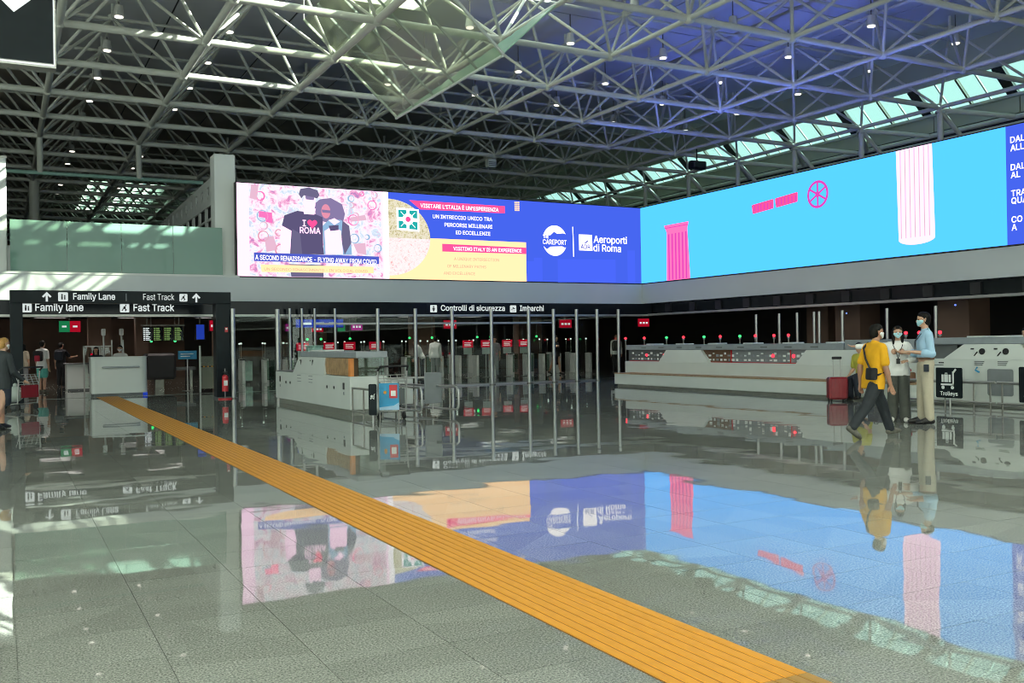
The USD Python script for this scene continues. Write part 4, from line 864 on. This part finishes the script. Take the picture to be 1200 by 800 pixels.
for y in (12.62, 12.1):
    part('scanner_eye', cyl((17.61, y-.06, 1.11), (17.67, y-.06, 1.11), .065, 16), 'black_matt', c2)
    part('control_mark', bbox(17.615, 17.66, y+.13, y+.20, 1.15, 1.18, .004), 'black_matt', c2); part('pictogram_line', plate([(-.0, 0), (.07, .08), (.085, .065), (.015, -.015)], (17.625, y+.12, 1.03), EYM, EZ, .02), 'black_matt', c2)
    for q in range(3): part('printed_text', box(17.592, 17.602, y-.12+q*.02, y+.10, .90-q*.035, .915-q*.035), 'grey_dark', c2)
for y in (12.15, 10.4): part('grey_hatch', plate(rect(-.28, .22, .28, .76).buffer(-.05).buffer(.05), (17.6, y, 0), EYM, EZ, .012), 'panel_grey', c2)
part('blue_mark', plate([(0, 0), (.05, .08), (.08, .07), (.03, .02), (.12, -.02), (.1, -.05)], (17.6, 12.72, .72), EYM, EZ, .004), 'poster_blue', c2)
for y in (13.75, 13.5): part('control_panel', box(17.59, 17.6, y-.06, y+.06, .86, .885), 'black_matt', c2)
part('panel_line', box(17.592, 17.6, 13.45, 13.85, .815, .83), 'grey_dark', c2)
# signal lamps and posts behind the counters
proto = {}
for y, c_ in zip((28.97, 27.81, 26.51, 25.58, 24.51, 23.71, 22.79, 22.10, 21.3, 20.71, 16.6, 16.2, 15.6), 'rrgrgrgrrrrrr'):
    if c_ not in proto:
        nm = {'r': 'red', 'g': 'green'}[c_]
        t = proto[c_] = thing('gate_lamp', nth(f'{{}} {nm} signal lamp from the left behind the long check-in counter'), 'signal lamp', (0, 0, 0), group=f'{nm} lamps behind the check-in counter')
        part('post', cyl((0, 0, 0), (0, 0, 1.46), .02, 8), 'steel_dark', t); part('cap', cyl((0, 0, 1.44), (0, 0, 1.48), .04, 10), 'grey_band', t); part('lamp', sph((0, 0, 1.53), .045, 2), nm+'_lamp', t)
        t.GetAttribute('xformOp:translate').Set(Gf.Vec3d(20.3, y, 0))
    else: dup(proto[c_], (20.3, y, 0), 0, nth({'r': '{} red', 'g': '{} green'}[c_]+' signal lamp from the left behind the long check-in counter'))
pp = None
for y, h, in ((22.59, 2.21), (21.59, 2.2), (20.85, 2.18), (20.18, 2.2), (19.99, 2.1), (19.13, 2.07), (17.6, 2.1), (16.1, 2.1)):
    if pp is None:
        pp = thing('glass_post', nth('{} tall steel post from the left behind the check-in counter'), 'post', (0, 0, 0), group='steel posts behind the check-in counter')
        part('post', cyl((0, 0, 0), (0, 0, 2.2), .042, 10), 'steel', pp, smooth=40); part('foot', cyl((0, 0, 0), (0, 0, .03), .1, 12), 'steel_dark', pp)
        pp.GetAttribute('xformOp:translate').Set(Gf.Vec3d(20.8, y, 0))
    else: dup(pp, (20.8, y, 0), 0, nth('{} tall steel post from the left behind the check-in counter'))
bl = None
for x, y, z in ((23.57, 21.5, 2.2), (23.57, 17.6, 2.3), (23.57, 12.5, 2.3)):
    if bl is None:
        bl = thing('indicator_light', nth('{} tiny blue indicator light from the left on the dark piers over the counters'), 'indicator light', (0, 0, 0), group='blue indicator lights'); part('lens', sph((0, 0, 0), .03, 1), 'blue_lamp', bl); part('mount', box(0, .03, -.03, .03, -.03, .03), 'black_matt', bl)
        bl.GetAttribute('xformOp:translate').Set(Gf.Vec3d(x, y, z))
    else: dup(bl, (x, y, z), 0, nth('{} tiny blue indicator light from the left on the dark piers over the counters'))
# trolley rails right
for k, (y0, y1, lab) in enumerate(((13.95, 11.75, 'double steel trolley rail beside the man in the blue shirt'), (11.70, 8.6, 'double steel trolley rail running out of the picture at right'))):
    t = thing('trolley_rail', lab, 'rail', (16.9, (y0+y1)/2, 0))
    part('top_tube', cyl((16.85, y0, .53), (16.85, y1, .53), .022, 8), 'steel', t, smooth=40); part('top_tube', cyl((17.05, y0, .50), (17.05, y1, .50), .022, 8), 'steel', t, smooth=40)
    part('lower_tube', cyl((16.85, y0, .13), (16.85, y1, .13), .018, 8), 'steel', t, smooth=40); part('lower_tube', cyl((17.05, y0, .07), (17.05, y1, .07), .018, 8), 'steel', t, smooth=40)
    n = 5 if k == 0 else 6
    for q in range(n):
        y = y0-.1-(y0-y1-.2)*q/(n-1); part('post', cyl((16.85+.2*(q % 2), y, 0), (16.85+.2*(q % 2), y, .52), .016, 8), 'steel_dark', t)
trolley_sign(16.80, 12.72, .19, .80, .60, EYM, 'black Trolleys sign with white trolley picture right of the man in the blue shirt')
trolley_sign(16.80, 10.92, .17, .84, .60, EYM, 'black Trolleys sign cut off by the right edge of the picture')

# ================================================================== PEOPLE
def ms(c, r, n=14): return Manifold.sphere(float(r), n).translate([float(a) for a in c])
def hull(*s): return Manifold.batch_hull(list(s))
def bone(a, b, ra, rb): return hull(ms(a, ra), ms(b, rb))
def tri(m, e=.02, it=6):
    m = m.refine_to_length(e) if e else m
    q = m.to_mesh(); t = trimesh.Trimesh(np.array(q.vert_properties[:, :3]), np.array(q.tri_verts), process=True)
    if it: trimesh.smoothing.filter_taubin(t, iterations=it)
    return t
def unit(v): v = np.asarray(v, float); return v/np.linalg.norm(v)
def person(label, xy, heading, H=1.72, legs=((0, 0, 0), (0, 0, 0)), arms=None, lean=0, yaw=0, tilt=0, top=None, bottom=None, shoes='shoe_black', hair=('short', 'hair_dark'), mask=None, skin='skin', female=False, group=None, sit=None, fine=.018, extras=None, turn=0):
    """heading: unit vector on the floor; legs (left, right): thigh forward deg, knee bend deg, foot pitch deg; arms (left, right): (upper dir, forearm dir) in the body frame x right, y forward, z up"""
    fx, fy = unit(heading); Rg = np.array([[fy, fx, 0], [-fx, fy, 0], [0, 0, 1.]])     # columns: body right, forward, up in world
    h = H
    hw, sh = (.050*h, .094*h) if female else (.047*h, .105*h)
    hipz = .525*h
    la = math.radians(lean); Lr = np.array([[1, 0, 0], [0, math.cos(la), math.sin(la)], [0, -math.sin(la), math.cos(la)]])
    tt = math.radians(turn); Tr = np.array([[math.cos(tt), -math.sin(tt), 0], [math.sin(tt), math.cos(tt), 0], [0, 0, 1.]])
    hip = np.array([0, 0, hipz])
    up_ = lambda p: hip+Lr@(Tr@(np.array(p, float)-hip))
    body, shirt, pants, shoe_l = [], [], [], []
    g = .014
    # torso
    pel = [ (s*hw, -.005*h, hipz+.01*h) for s in (-1, 1)]; wst = [(s*.036*h, 0, .62*h) for s in (-1, 1)]
    cst = [(s*.050*h, .0, .735*h) for s in (-1, 1)]; shd = [(s*(sh-.012*h), -.005*h, .80*h) for s in (-1, 1)]
    PR, WR, CR, SR = .059*h, .056*h if not female else .050*h, .059*h if not female else .055*h, .034*h
    def torso(e):
        a = hull(*[ms(up_(p), PR+e) for p in pel], *[ms(up_(p), WR+e) for p in wst]); b = hull(*[ms(up_(p), WR+e) for p in wst], *[ms(up_(p), CR+e) for p in cst])
        c = hull(*[ms(up_(p), CR+e) for p in cst], *[ms(up_(p), SR+e) for p in shd], ms(up_((0, -.005*h, .815*h)), .034*h+e)); return [a, b, c]
    body += torso(0)
    if female:
        for s in (-1, 1): body.append(ms(up_((s*.036*h, .045*h, .735*h)), .036*h))
    body.append(bone(up_((0, -.008*h, .80*h)), up_((0, .004*h, .875*h)), .033*h, .031*h))
    # legs
    ank = []; feet_dirs = []
    for s, (th, kn, fp) in zip((-1, 1), legs):
        a = math.radians(th); b = math.radians(th-kn)
        hp = np.array([s*hw, 0, hipz]); spread = s*.012*h
        kne = hp+np.array([spread*.4, math.sin(a), -math.cos(a)])*.245*h*np.array([1/.245/h if False else 0, 1, 1])+np.array([spread*.5, 0, 0])
        an = kne+np.array([0, math.sin(b), -math.cos(b)])*.238*h+np.array([spread*.5, 0, 0])
        body += [bone(hp, kne, .052*h, .034*h), bone(kne, an, .033*h, .021*h)]
        calf = kne+(an-kne)*.32-np.array([0, .012*h, 0]); body.append(bone(calf, an, .031*h, .02*h))
        f = math.radians(fp); fd = np.array([s*.12, math.cos(f), math.sin(f)]); fd = unit(fd); fu = np.array([0, -math.sin(f), math.cos(f)])
        heel = an-fu*.022*h-fd*.022*h; ball = an-fu*.028*h+fd*.075*h; toe = an-fu*.032*h+fd*.108*h
        ft = lambda e: [hull(ms(heel, .020*h+e), ms(an, .020*h+e), ms(ball, .018*h+e)), hull(ms(ball, .018*h+e), ms(ball+np.array([.02*h*s, 0, 0]), .014*h+e), ms(toe, .012*h+e))]
        body += ft(0); shoe_l += [x for x in ft(.008)]
        if bottom:
            k, m_ = bottom
            if k == 'long': pants += [bone(hp, kne, .056*h+g, .040*h+g), bone(kne, an+(kne-an)*.04, .040*h+g, .033*h+g*.8)]
            if k == 'wide': pants += [bone(hp, kne, .055*h+g, .046*h+g), bone(kne, an+(kne-an)*.02, .046*h+g, .050*h+g)]
            if k == 'shorts': pants += [bone(hp, hp+(kne-hp)*.82, .056*h+g, .050*h+g)]
    body_extra = []
    if bottom:
        if bottom[0] == 'skirt': pants += [hull(*[ms(p, PR+g) for p in pel], *[ms((s*.055*h, 0, .30*h), .045*h+g) for s in (-1, 1)])]
        pants += [hull(*[ms(up_(p), PR+g*.5) for p in pel], *[ms(up_((p[0]*.85, p[1], p[2]+.045*h)), PR*.90+g*.2) for p in pel])]
    # arms and hands
    arms = arms or (((-.12, .02, -1), (-.04, .12, -1)), ((.12, .02, -1), (.04, .12, -1)))
    hands = []
    for s, (ud, fdv) in zip((-1, 1), arms):
        S0 = up_((s*sh, -.005*h, .795*h)); ud = Lr@(Tr@unit(ud)); fdv = Lr@(Tr@unit(fdv))
        el = S0+ud*.172*h; wr = el+fdv*.148*h
        body += [bone(S0, el, .031*h, .024*h), bone(el, wr, .0245*h, .0165*h), bone(el, el+fdv*.05*h, .0245*h, .026*h)]
        # hand: palm + four fingers + thumb
        d = fdv; side = np.cross(d, [0, 0, 1.]) if abs(d[2]) < .8 else np.cross(d, Lr@np.array([1., 0, 0])*s)
        side = unit(side); nrm = unit(np.cross(side, d))
        kn_ = wr+d*.05*h
        body.append(hull(ms(wr, .0155*h), *[ms(kn_+side*q*.016*h, .0085*h) for q in (-1, 1)]))
        for q, L in zip((-1.45, -.5, .45, 1.35), (.032, .040, .043, .037)):
            k0 = kn_+side*q*.0125*h-d*.006*h; k1 = k0+unit(d+nrm*.25*s)*L*.55*h; k2 = k1+unit(d+nrm*.75*s)*L*.5*h
            body += [bone(k0, k1, .0056*h, .0052*h), bone(k1, k2, .0052*h, .0046*h)]
        t0 = wr+d*.012*h+side*.014*h; t1 = t0+unit(d*.6+side*.8)*.026*h; t2 = t1+unit(d*.9+side*.35+nrm*.2*s)*.022*h
        body += [bone(t0, t1, .0075*h, .006*h), bone(t1, t2, .006*h, .005*h)]
        hands.append((wr+d*.07*h, d))
        if top:
            k = top[0]
            if k == 'tee': shirt += [bone(S0, S0+(el-S0)*.72, .032*h+g*.8, .031*h+g)]
            if k == 'long': shirt += [bone(S0, el, .031*h+g*.8, .026*h+g*.8), bone(el, wr-fdv*.012*h, .027*h+g, .020*h+g*.8)]
            if k == 'rolled': shirt += [bone(S0, el, .031*h+g*.8, .027*h+g*.8), bone(el, el+fdv*.06*h, .029*h+g, .028*h+g)]
    if top:
        drop = top[2]; tor = torso(g)
        if drop > 0: tor += [hull(*[ms(up_(p), PR+g*1.4) for p in pel], *[ms(up_((p[0], p[1], p[2]-(drop+.07)*h)), PR*.96+g) for p in pel])]
        nv = Lr@np.array([0, 0, 1.]); pz = up_((0, 0, (hipz-(drop+.01)*h) if drop > 0 else .582*h))
        shirt += [Manifold.batch_boolean(tor, m3.OpType.Add).trim_by_plane([float(q) for q in nv], float(nv@pz))]
        shirt += [hull(ms(up_((0, -.01*h, .825*h)), .034*h+.008), ms(up_((0, -.002*h, .842*h)), .031*h+.008))] if top[0] != 'none' else []
    # head
    hc = up_((0, .012*h, .932*h)); yw = math.radians(yaw); tl = math.radians(tilt)
    Hr = np.array([[math.cos(yw), math.sin(yw), 0], [-math.sin(yw), math.cos(yw), 0], [0, 0, 1.]])@np.array([[1, 0, 0], [0, math.cos(tl), math.sin(tl)], [0, -math.sin(tl), math.cos(tl)]])
    Q = lambda p: hc+Hr@(np.array(p, float)*h)
    hm = lambda c, r: ms(Q(c), r*h)
    head = [hull(hm((0, -.012, .018), .046), hm((0, .010, .020), .042), hm((0, .018, -.01), .034)), hull(hm((0, .014, -.012), .036), hm((0, .026, -.045), .018), hm((0, .0, -.035), .030)),
            hull(hm((0, .046, .006), .006), hm((0, .058, -.012), .0072), hm((0, .045, -.017), .008)), hull(hm((0, .044, -.030), .008), hm((0, .041, -.027), .010)),
            *[hull(hm((s*.043, -.004, .004), .007), hm((s*.047, -.008, .012), .006), hm((s*.043, -.004, -.012), .005)) for s in (-1, 1)]]
    body += head
    eyes = [ms(Q((s*.017, .0455, .006)), .0068*h, 10) for s in (-1, 1)]
    hstyle, hmat = hair
    hs_ = [hull(hm((0, -.016, .024), .050), hm((0, .004, .034), .044)), hull(hm((0, -.02, .01), .047), hm((0, -.024, -.02), .036))]
    if hstyle == 'long': hs_ += [hull(hm((s*.036, -.012, .01), .018), hm((s*.046, .002, -.06), .014), hm((s*.044, .012, -.12), .010)) for s in (-1, 1)]+[hull(hm((0, -.034, 0), .036), hm((.02, -.036, -.09), .022), hm((-.02, -.036, -.09), .022))]
    if hstyle == 'bun': hs_ += [hm((0, -.062, .012), .022)]
    if hstyle == 'cap': hs_ += [hull(hm((0, .03, .034), .030), hm((0, .066, .026), .016))]
    hairm = Manifold.batch_boolean(hs_, m3.OpType.Add)
    # ------- build
    allm = lambda L: Manifold.batch_boolean(L, m3.OpType.Add)
    Bm = tri(allm(body), fine, 4)
    shoem = [tri(allm(shoe_l[2*k:2*k+2]), fine, 3) for k in (0, 1)]
    lowest = min(m.vertices[:, 2].min() for m in shoem+[Bm])
    base = np.array([xy[0], xy[1], 0.]); dz = -lowest if sit is None else sit-(hipz-PR-g)
    W = lambda v: base+(np.asarray(v)+np.array([0, 0, dz]))@Rg.T
    def put(m): m.vertices = W(m.vertices); return m
    t = thing('person', label, 'person', base, group=group)
    bod = part('body', put(Bm), skin, t, smooth=True)
    for m in shoem: part('shoe', put(m), shoes, t, smooth=True)
    if pants: part({'skirt': 'skirt', 'shorts': 'shorts'}.get(bottom[0], 'trousers'), put(tri(allm(pants), fine*1.2, 4)), bottom[1], t, smooth=True)
    if shirt: part({'tee': 't_shirt'}.get(top[0], 'shirt') if not top[3:] else top[3], put(tri(allm(shirt), fine*1.2, 4)), top[1], t, smooth=True)
    hd = part('hair' if hstyle != 'cap' else 'cap', put(tri(hairm, fine, 2)), hmat, t, smooth=True)
    for e in eyes: part('eye', put(tri(e, 0, 0)), 'eye', bod)
    if mask:
        mk = hull(*[ms(Q((s*.030, .022, -.012)), .016*h) for s in (-1, 1)], ms(Q((0, .052, -.006)), .010*h), ms(Q((0, .042, -.042)), .014*h))
        mkp = part('face_mask', put(tri(mk, fine, 1)), mask, t, smooth=True)
        part('mask_strap', put(cat([cyl(Q((s*.03, .02, .0)), Q((s*.049, -.010, .006)), .003, 5) for s in (-1, 1)])), mask, mkp)
    if extras:
        prev = t
        for nm, mesh, m_, lab in extras(up_, Q, h, hands):
            q = part(nm, put(mesh), m_, prev if nm in ('pack_pocket', 'badge') else t, label=lab, smooth=40); prev = q
    return t
def belt(up, h, e=.018, z=.585):
    a = [ms(up((s*.047*h, 0, z*h)), .058*h+e) for s in (-1, 1)]; hl = hull(*a)
    return tri(hl ^ Manifold.cube([2, 2, .035], True).translate([float(x) for x in up((0, 0, z*h))]), 0, 0)
def lanyard(up, h, m_=None):
    pts = [up((-.04*h, -.02*h, .855*h)), up((-.045*h, .05*h, .80*h)), up((-.02*h, .085*h, .74*h)), up((0, .09*h, .66*h)), up((.02*h, .085*h, .74*h)), up((.045*h, .05*h, .80*h)), up((.04*h, -.02*h, .855*h))]
    return tube(pts, .006, 6)
Rv, Wv = np.array([.881, -.472]), np.array([.472, .881])
# man in yellow walking right, seen from behind
def ex_yellow(up, Q, h, hands):
    st = tube([up((-.075*h, .045*h, .80*h)), up((-.085*h, -.01*h, .842*h)), up((-.055*h, -.075*h, .79*h)), up((.0, -.092*h, .70*h)), up((.07*h, -.088*h, .60*h)), up((.105*h, -.04*h, .565*h)), up((.09*h, .055*h, .60*h)), up((.01*h, .09*h, .71*h)), up((-.075*h, .045*h, .80*h))], .014, 8)
    bag = tri(hull(*[ms(up((x*h, y*h, z*h)), .024) for x in (.05, .115) for y in (-.105, -.07) for z in (.535, .61)]), .03, 1)
    return [('sling_strap', st, 'cloth_black', 'black sling strap across the back'), ('sling_bag', bag, 'cloth_black', 'black sling bag at the right hip')]
person('man in yellow t-shirt with black sling bag walking to the right', (10.98, 9.54), Rv*.95+Wv*.28, 1.66, legs=((29, 8, 6), (-27, 14, -36)), arms=(((-.1, -.3, -1), (-.02, .1, -1)), ((.12, .16, -1), (.05, .34, -1))), lean=4, yaw=12, tilt=-2,
       top=('tee', 'cloth_yellow', .07), bottom=('long', 'cloth_jeans'), shoes='shoe_grey', hair=('short', 'hair_dark'), mask='mask_white', skin='skin_tan', extras=ex_yellow, fine=.014)
def ex_woman(up, Q, h, hands):
    badge = trimesh.creation.box([.06, .01, .09]); badge.apply_translation(up((0, .096*h, .635*h)))
    gl = cat([tri(hull(*[ms(Q((s*.018+dx, .03, .047)), .009*h) for dx in (-.008, .008)]), 0, 0) for s in (-1, 1)])
    return [('lanyard', lanyard(up, h), 'cloth_navy', 'dark lanyard'), ('badge', badge, 'black_matt', None), ('sunglasses', gl, 'bag_brown', 'sunglasses pushed up on the hair')]
person('woman in white blouse and blue mask, pointing with a stretched arm', (13.37, 11.1), -Wv*.93-Rv*.36, 1.60, legs=((2, 2, 0), (-2, 0, 0)), arms=(((-.45, .2, -.8), (.55, .75, -.05)), ((1., .05, -.02), (1., .0, .02))), yaw=-4, tilt=-2,
       top=('long', 'cloth_white', .035, 'blouse'), bottom=('wide', 'cloth_greygreen'), shoes='shoe_white', hair=('long', 'hair_dark'), mask='mask_blue', female=True, extras=ex_woman, fine=.014)
def ex_blue(up, Q, h, hands):
    ph = trimesh.creation.box([.02, .08, .12]); ph.apply_translation(up((-.125*h, .02*h, .50*h)))
    return [('belt', belt(up, h), 'bag_brown', 'dark leather belt'), ('lanyard', lanyard(up, h), 'cloth_navy', 'dark blue lanyard'), ('badge_pouch', ph, 'cloth_navy', 'navy badge pouch at the hip')]
person('tall man in light blue shirt and beige trousers, facing left', (13.40, 10.58), -Rv*.96+Wv*.2, 1.82, legs=((-1, 2, 0), (5, 4, 0)), arms=(((-.18, -.12, -1), (.12, 1, .12)), ((.12, .15, -1), (-.1, 1, .1))), yaw=-2, tilt=2,
       top=('rolled', 'cloth_blue', 0), bottom=('long', 'cloth_beige'), shoes='shoe_black', hair=('short', 'hair_dark'), mask='mask_blue', extras=ex_blue, fine=.014)
person('seated person in lime shirt on the bench behind the red suitcase', (17.42, 15.42), (-1, -.1), 1.66, legs=((84, 92, 0), (80, 88, 0)), arms=(((-.1, .2, -1), (.1, .9, -.5)), ((.1, .3, -1), (-.1, .9, -.4))), lean=12, sit=.43,
       top=('tee', 'cloth_lime', .03), bottom=('long', 'cloth_navy'), fine=.02)
# woman in dark suit at the left edge
person('woman in dark suit jacket and skirt walking away at the left edge', (-.02, 19.75), Wv*.93+Rv*.36, 1.66, legs=((8, 4, 0), (-12, 10, -14)), arms=(((-.15, .1, -1), (-.05, .35, -1)), ((.25, .18, -1), (.1, .8, -.62))), lean=3, yaw=12,
       top=('long', 'cloth_charcoal', .075, 'jacket'), bottom=('skirt', 'cloth_navy'), shoes='shoe_black', hair=('bun', 'hair_blond'), mask='mask_white', female=True, fine=.015)
def pack(m_, red=False):
    def f(up, Q, h, hands):
        b = tri(hull(*[ms(up((x*h, y*h, z*h)), .045) for x in (-.06, .06) for y in (-.135, -.09) for z in (.63, .78)]), .04, 1)
        o = [('backpack', b, m_, None)]
        if red: o.append(('pack_pocket', tri(hull(*[ms(up((x*h, -.16*h, z*h)), .03) for x in (-.02, .06) for z in (.62, .70)]), .04, 1), 'cloth_red', 'red backpack pocket'))
        return o
    return f
person('man in white t-shirt and teal shorts with red and black backpack', (1.17, 35.8), Wv, 1.74, legs=((3, 3, 0), (-4, 3, 0)), top=('tee', 'cloth_white', .05), bottom=('shorts', 'cloth_teal'), shoes='shoe_grey', extras=pack('cloth_black', True), fine=.022, turn=-14)
person('man in black with black backpack waiting beside the family lane counter', (1.98, 40.6), Wv, 1.70, arms=(((-.12, .02, -1), (-.04, .12, -1)), ((.3, .6, -.8), (.3, 1, .1))), top=('tee', 'cloth_black', .06), bottom=('long', 'cloth_black'), extras=pack('cloth_navy'), fine=.03, yaw=14)
person('person in beige shirt queueing left of the man in white', (.72, 42.5), Wv, 1.66, top=('tee', 'cloth_beige', .05), bottom=('long', 'cloth_grey'), hair=('long', 'hair_dark'), female=True, fine=.03)
person('seated attendant with dark hair behind the left end of the white desk', (2.75, 34.6), (-.2, -1), 1.68, legs=((85, 90, 0), (85, 90, 0)), sit=.60, top=('long', 'cloth_navy', .03), bottom=('long', 'cloth_navy'), hair=('long', 'hair_dark'), female=True, fine=.03)
person('seated attendant in pale blouse behind the middle of the white desk', (3.50, 34.6), (-.3, -1), 1.68, legs=((85, 90, 0), (85, 90, 0)), sit=.64, top=('long', 'cloth_white', .03, 'blouse'), bottom=('long', 'cloth_navy'), hair=('short', 'hair_dark'), mask='mask_white', fine=.03)
for x, y, s_, nm in ((2.75, 34.6, .60, 'left'), (3.50, 34.6, .64, 'middle')):
    st = thing('stool', f'dark stool under the seated attendant at the {nm} of the white desk', 'stool', (x, y, 0)); part('seat', cyl((x, y, s_-.05), (x, y, s_), .19, 18), 'black_matt', st); part('pole', cyl((x, y, .02), (x, y, s_-.05), .025, 10), 'steel', st); part('foot', cyl((x, y, 0), (x, y, .025), .22, 18), 'steel_dark', st)
person('staff member in white shirt seen behind the glass, bending to the left', (15.2, 36.2), -Rv, 1.66, lean=22, arms=(((-.1, .4, -1), (0, .8, -.5)), ((.1, .4, -1), (0, .8, -.5))), top=('long', 'cloth_white', .03), bottom=('long', 'cloth_navy'), fine=.03)
person('staff member in white shirt seen behind the glass, standing upright', (15.8, 36.2), Wv, 1.74, top=('long', 'cloth_white', .03), bottom=('long', 'cloth_grey'), fine=.03)
person('person in black dress walking behind the glass, left of the last glass panes', (21.6, 36.2), Rv*.7-Wv*.6, 1.70, legs=((16, 6, 0), (-16, 12, -16)), top=('long', 'cloth_black', .07), bottom=('skirt', 'cloth_black'), hair=('long', 'hair_dark'), female=True, fine=.03)
person('person in grey clothes standing among the gates behind the glass', (18.4, 35.9), -Wv, 1.68, top=('tee', 'cloth_grey', .05), bottom=('long', 'cloth_grey'), fine=.03)
person('person in white and grey jacket standing behind the last glass pane', (24.7, 36.0), -Wv, 1.74, top=('long', 'cloth_white', .05, 'jacket'), bottom=('long', 'cloth_black'), fine=.03, extras=lambda up, Q, h, hands: [('vest', tri(hull(*[ms(up((s*.05*h, .0, z*h)), .075*h) for s in (-1, 1) for z in (.6, .76)]), .04, 1), 'cloth_greygreen', 'dark vest')])
person('seated clerk with dark hair behind the near check-in counter', (19.6, 12.9), (-1, 0), 1.70, legs=((85, 90, 0), (85, 90, 0)), sit=.66, top=('long', 'cloth_black', .03), bottom=('long', 'cloth_black'), fine=.03)
st = thing('stool', 'dark stool under the clerk behind the near check-in counter', 'stool', (19.6, 12.9, 0)); part('seat', cyl((19.6, 12.9, .61), (19.6, 12.9, .66), .19, 18), 'black_matt', st); part('pole', cyl((19.6, 12.9, .02), (19.6, 12.9, .61), .025, 10), 'steel', st); part('foot', cyl((19.6, 12.9, 0), (19.6, 12.9, .025), .22, 18), 'steel_dark', st)

# ================================================================== LUGGAGE
def suitcase(label, x, y, w, d, z1, m_, handle, ang=0):
    t = thing('suitcase', label, 'suitcase', (x, y, 0), ang)
    L = lambda n, m, mt, lab=None, up=None: part(n, m, mt, up or t, label=lab, local=True, smooth=35)
    shl = L('shell', bbox(-w/2, w/2, -d/2, d/2, .05, z1, .035), m_)
    for k in range(5): L('shell_rib', bbox(-w/2+.05+k*(w-.1)/4-.012, -w/2+.05+k*(w-.1)/4+.012, -d/2-.006, d/2+.006, .09, z1-.05, .004), m_, None, shl)
    L('zip', cat(box(-w/2-.003, w/2+.003, -.012, .012, .06, z1-.01)), 'black_matt')
    for sx_ in (-1, 1):
        for sy_ in (-1, 1): L('wheel', cat(cyl((sx_*(w/2-.05)-.012, sy_*(d/2-.05), .03), (sx_*(w/2-.05)+.012, sy_*(d/2-.05), .03), .03, 12), box(sx_*(w/2-.05)-.02, sx_*(w/2-.05)+.02, sy_*(d/2-.05)-.02, sy_*(d/2-.05)+.02, .035, .06)), 'rubber')
    if handle:
        ph_ = L('pull_handle', cat(cyl((-.08, 0, z1), (-.08, 0, handle), .010, 8), cyl((.08, 0, z1), (.08, 0, handle), .010, 8)), 'steel'); L('grip', bbox(-.11, .11, -.02, .02, handle-.03, handle+.03, .012), 'black_matt', None, ph_)
    else: L('grip', bbox(-.08, .08, -.015, .015, z1, z1+.035, .008), 'black_matt')
suitcase('small red hard-shell suitcase with raised handle, standing before the bench', 16.62, 15.47, .42, .26, .55, 'red_case', .98, -28)
suitcase('small black suitcase standing between the woman and the man in the blue shirt', 16.55, 13.75, .36, .24, .50, 'black_matt', None, -28)
hb = thing('handbag', 'brown handbag with red scarf lying on the bench behind the woman', 'bag', (17.5, 14.2, .425))
hx_ = 17.45; part('body', tri(hull(*[ms((hx_+a, 14.12+b, .47+c_), .03) for a in (-.06, .06) for b in (-.0, .3) for c_ in (0, .16)]), .04, 1), 'bag_brown', hb, smooth=True); part('handle', tube([(hx_, 14.18, .66), (hx_, 14.22, .80), (hx_, 14.34, .80), (hx_, 14.38, .66)], .011, 6), 'bag_brown', hb); part('scarf', tri(hull(ms((hx_, 14.2, .70), .05), ms((hx_-.05, 14.34, .73), .04), ms((hx_-.08, 14.3, .62), .03)), .03, 1), 'cloth_red', hb, smooth=True, label='red scarf')
bp2 = thing('backpack', 'black backpack on the floor behind the walking man', 'bag', (16.8, 14.55, 0)); part('body', tri(hull(*[ms((16.80+a, 14.55+b, .07+c_), .055) for a in (-.06, .06) for b in (-.10, .10) for c_ in (0, .30)]), .04, 1), 'cloth_black', bp2, smooth=True); part('pocket', tri(hull(*[ms((16.68, 14.55+b, .08+c_), .04) for b in (-.07, .07) for c_ in (0, .12)]), .04, 1), 'cloth_black', bp2, smooth=True); part('loop', tube([(16.80, 14.49, .42), (16.80, 14.51, .48), (16.80, 14.59, .48), (16.80, 14.61, .42)], .01, 6), 'cloth_black', bp2)
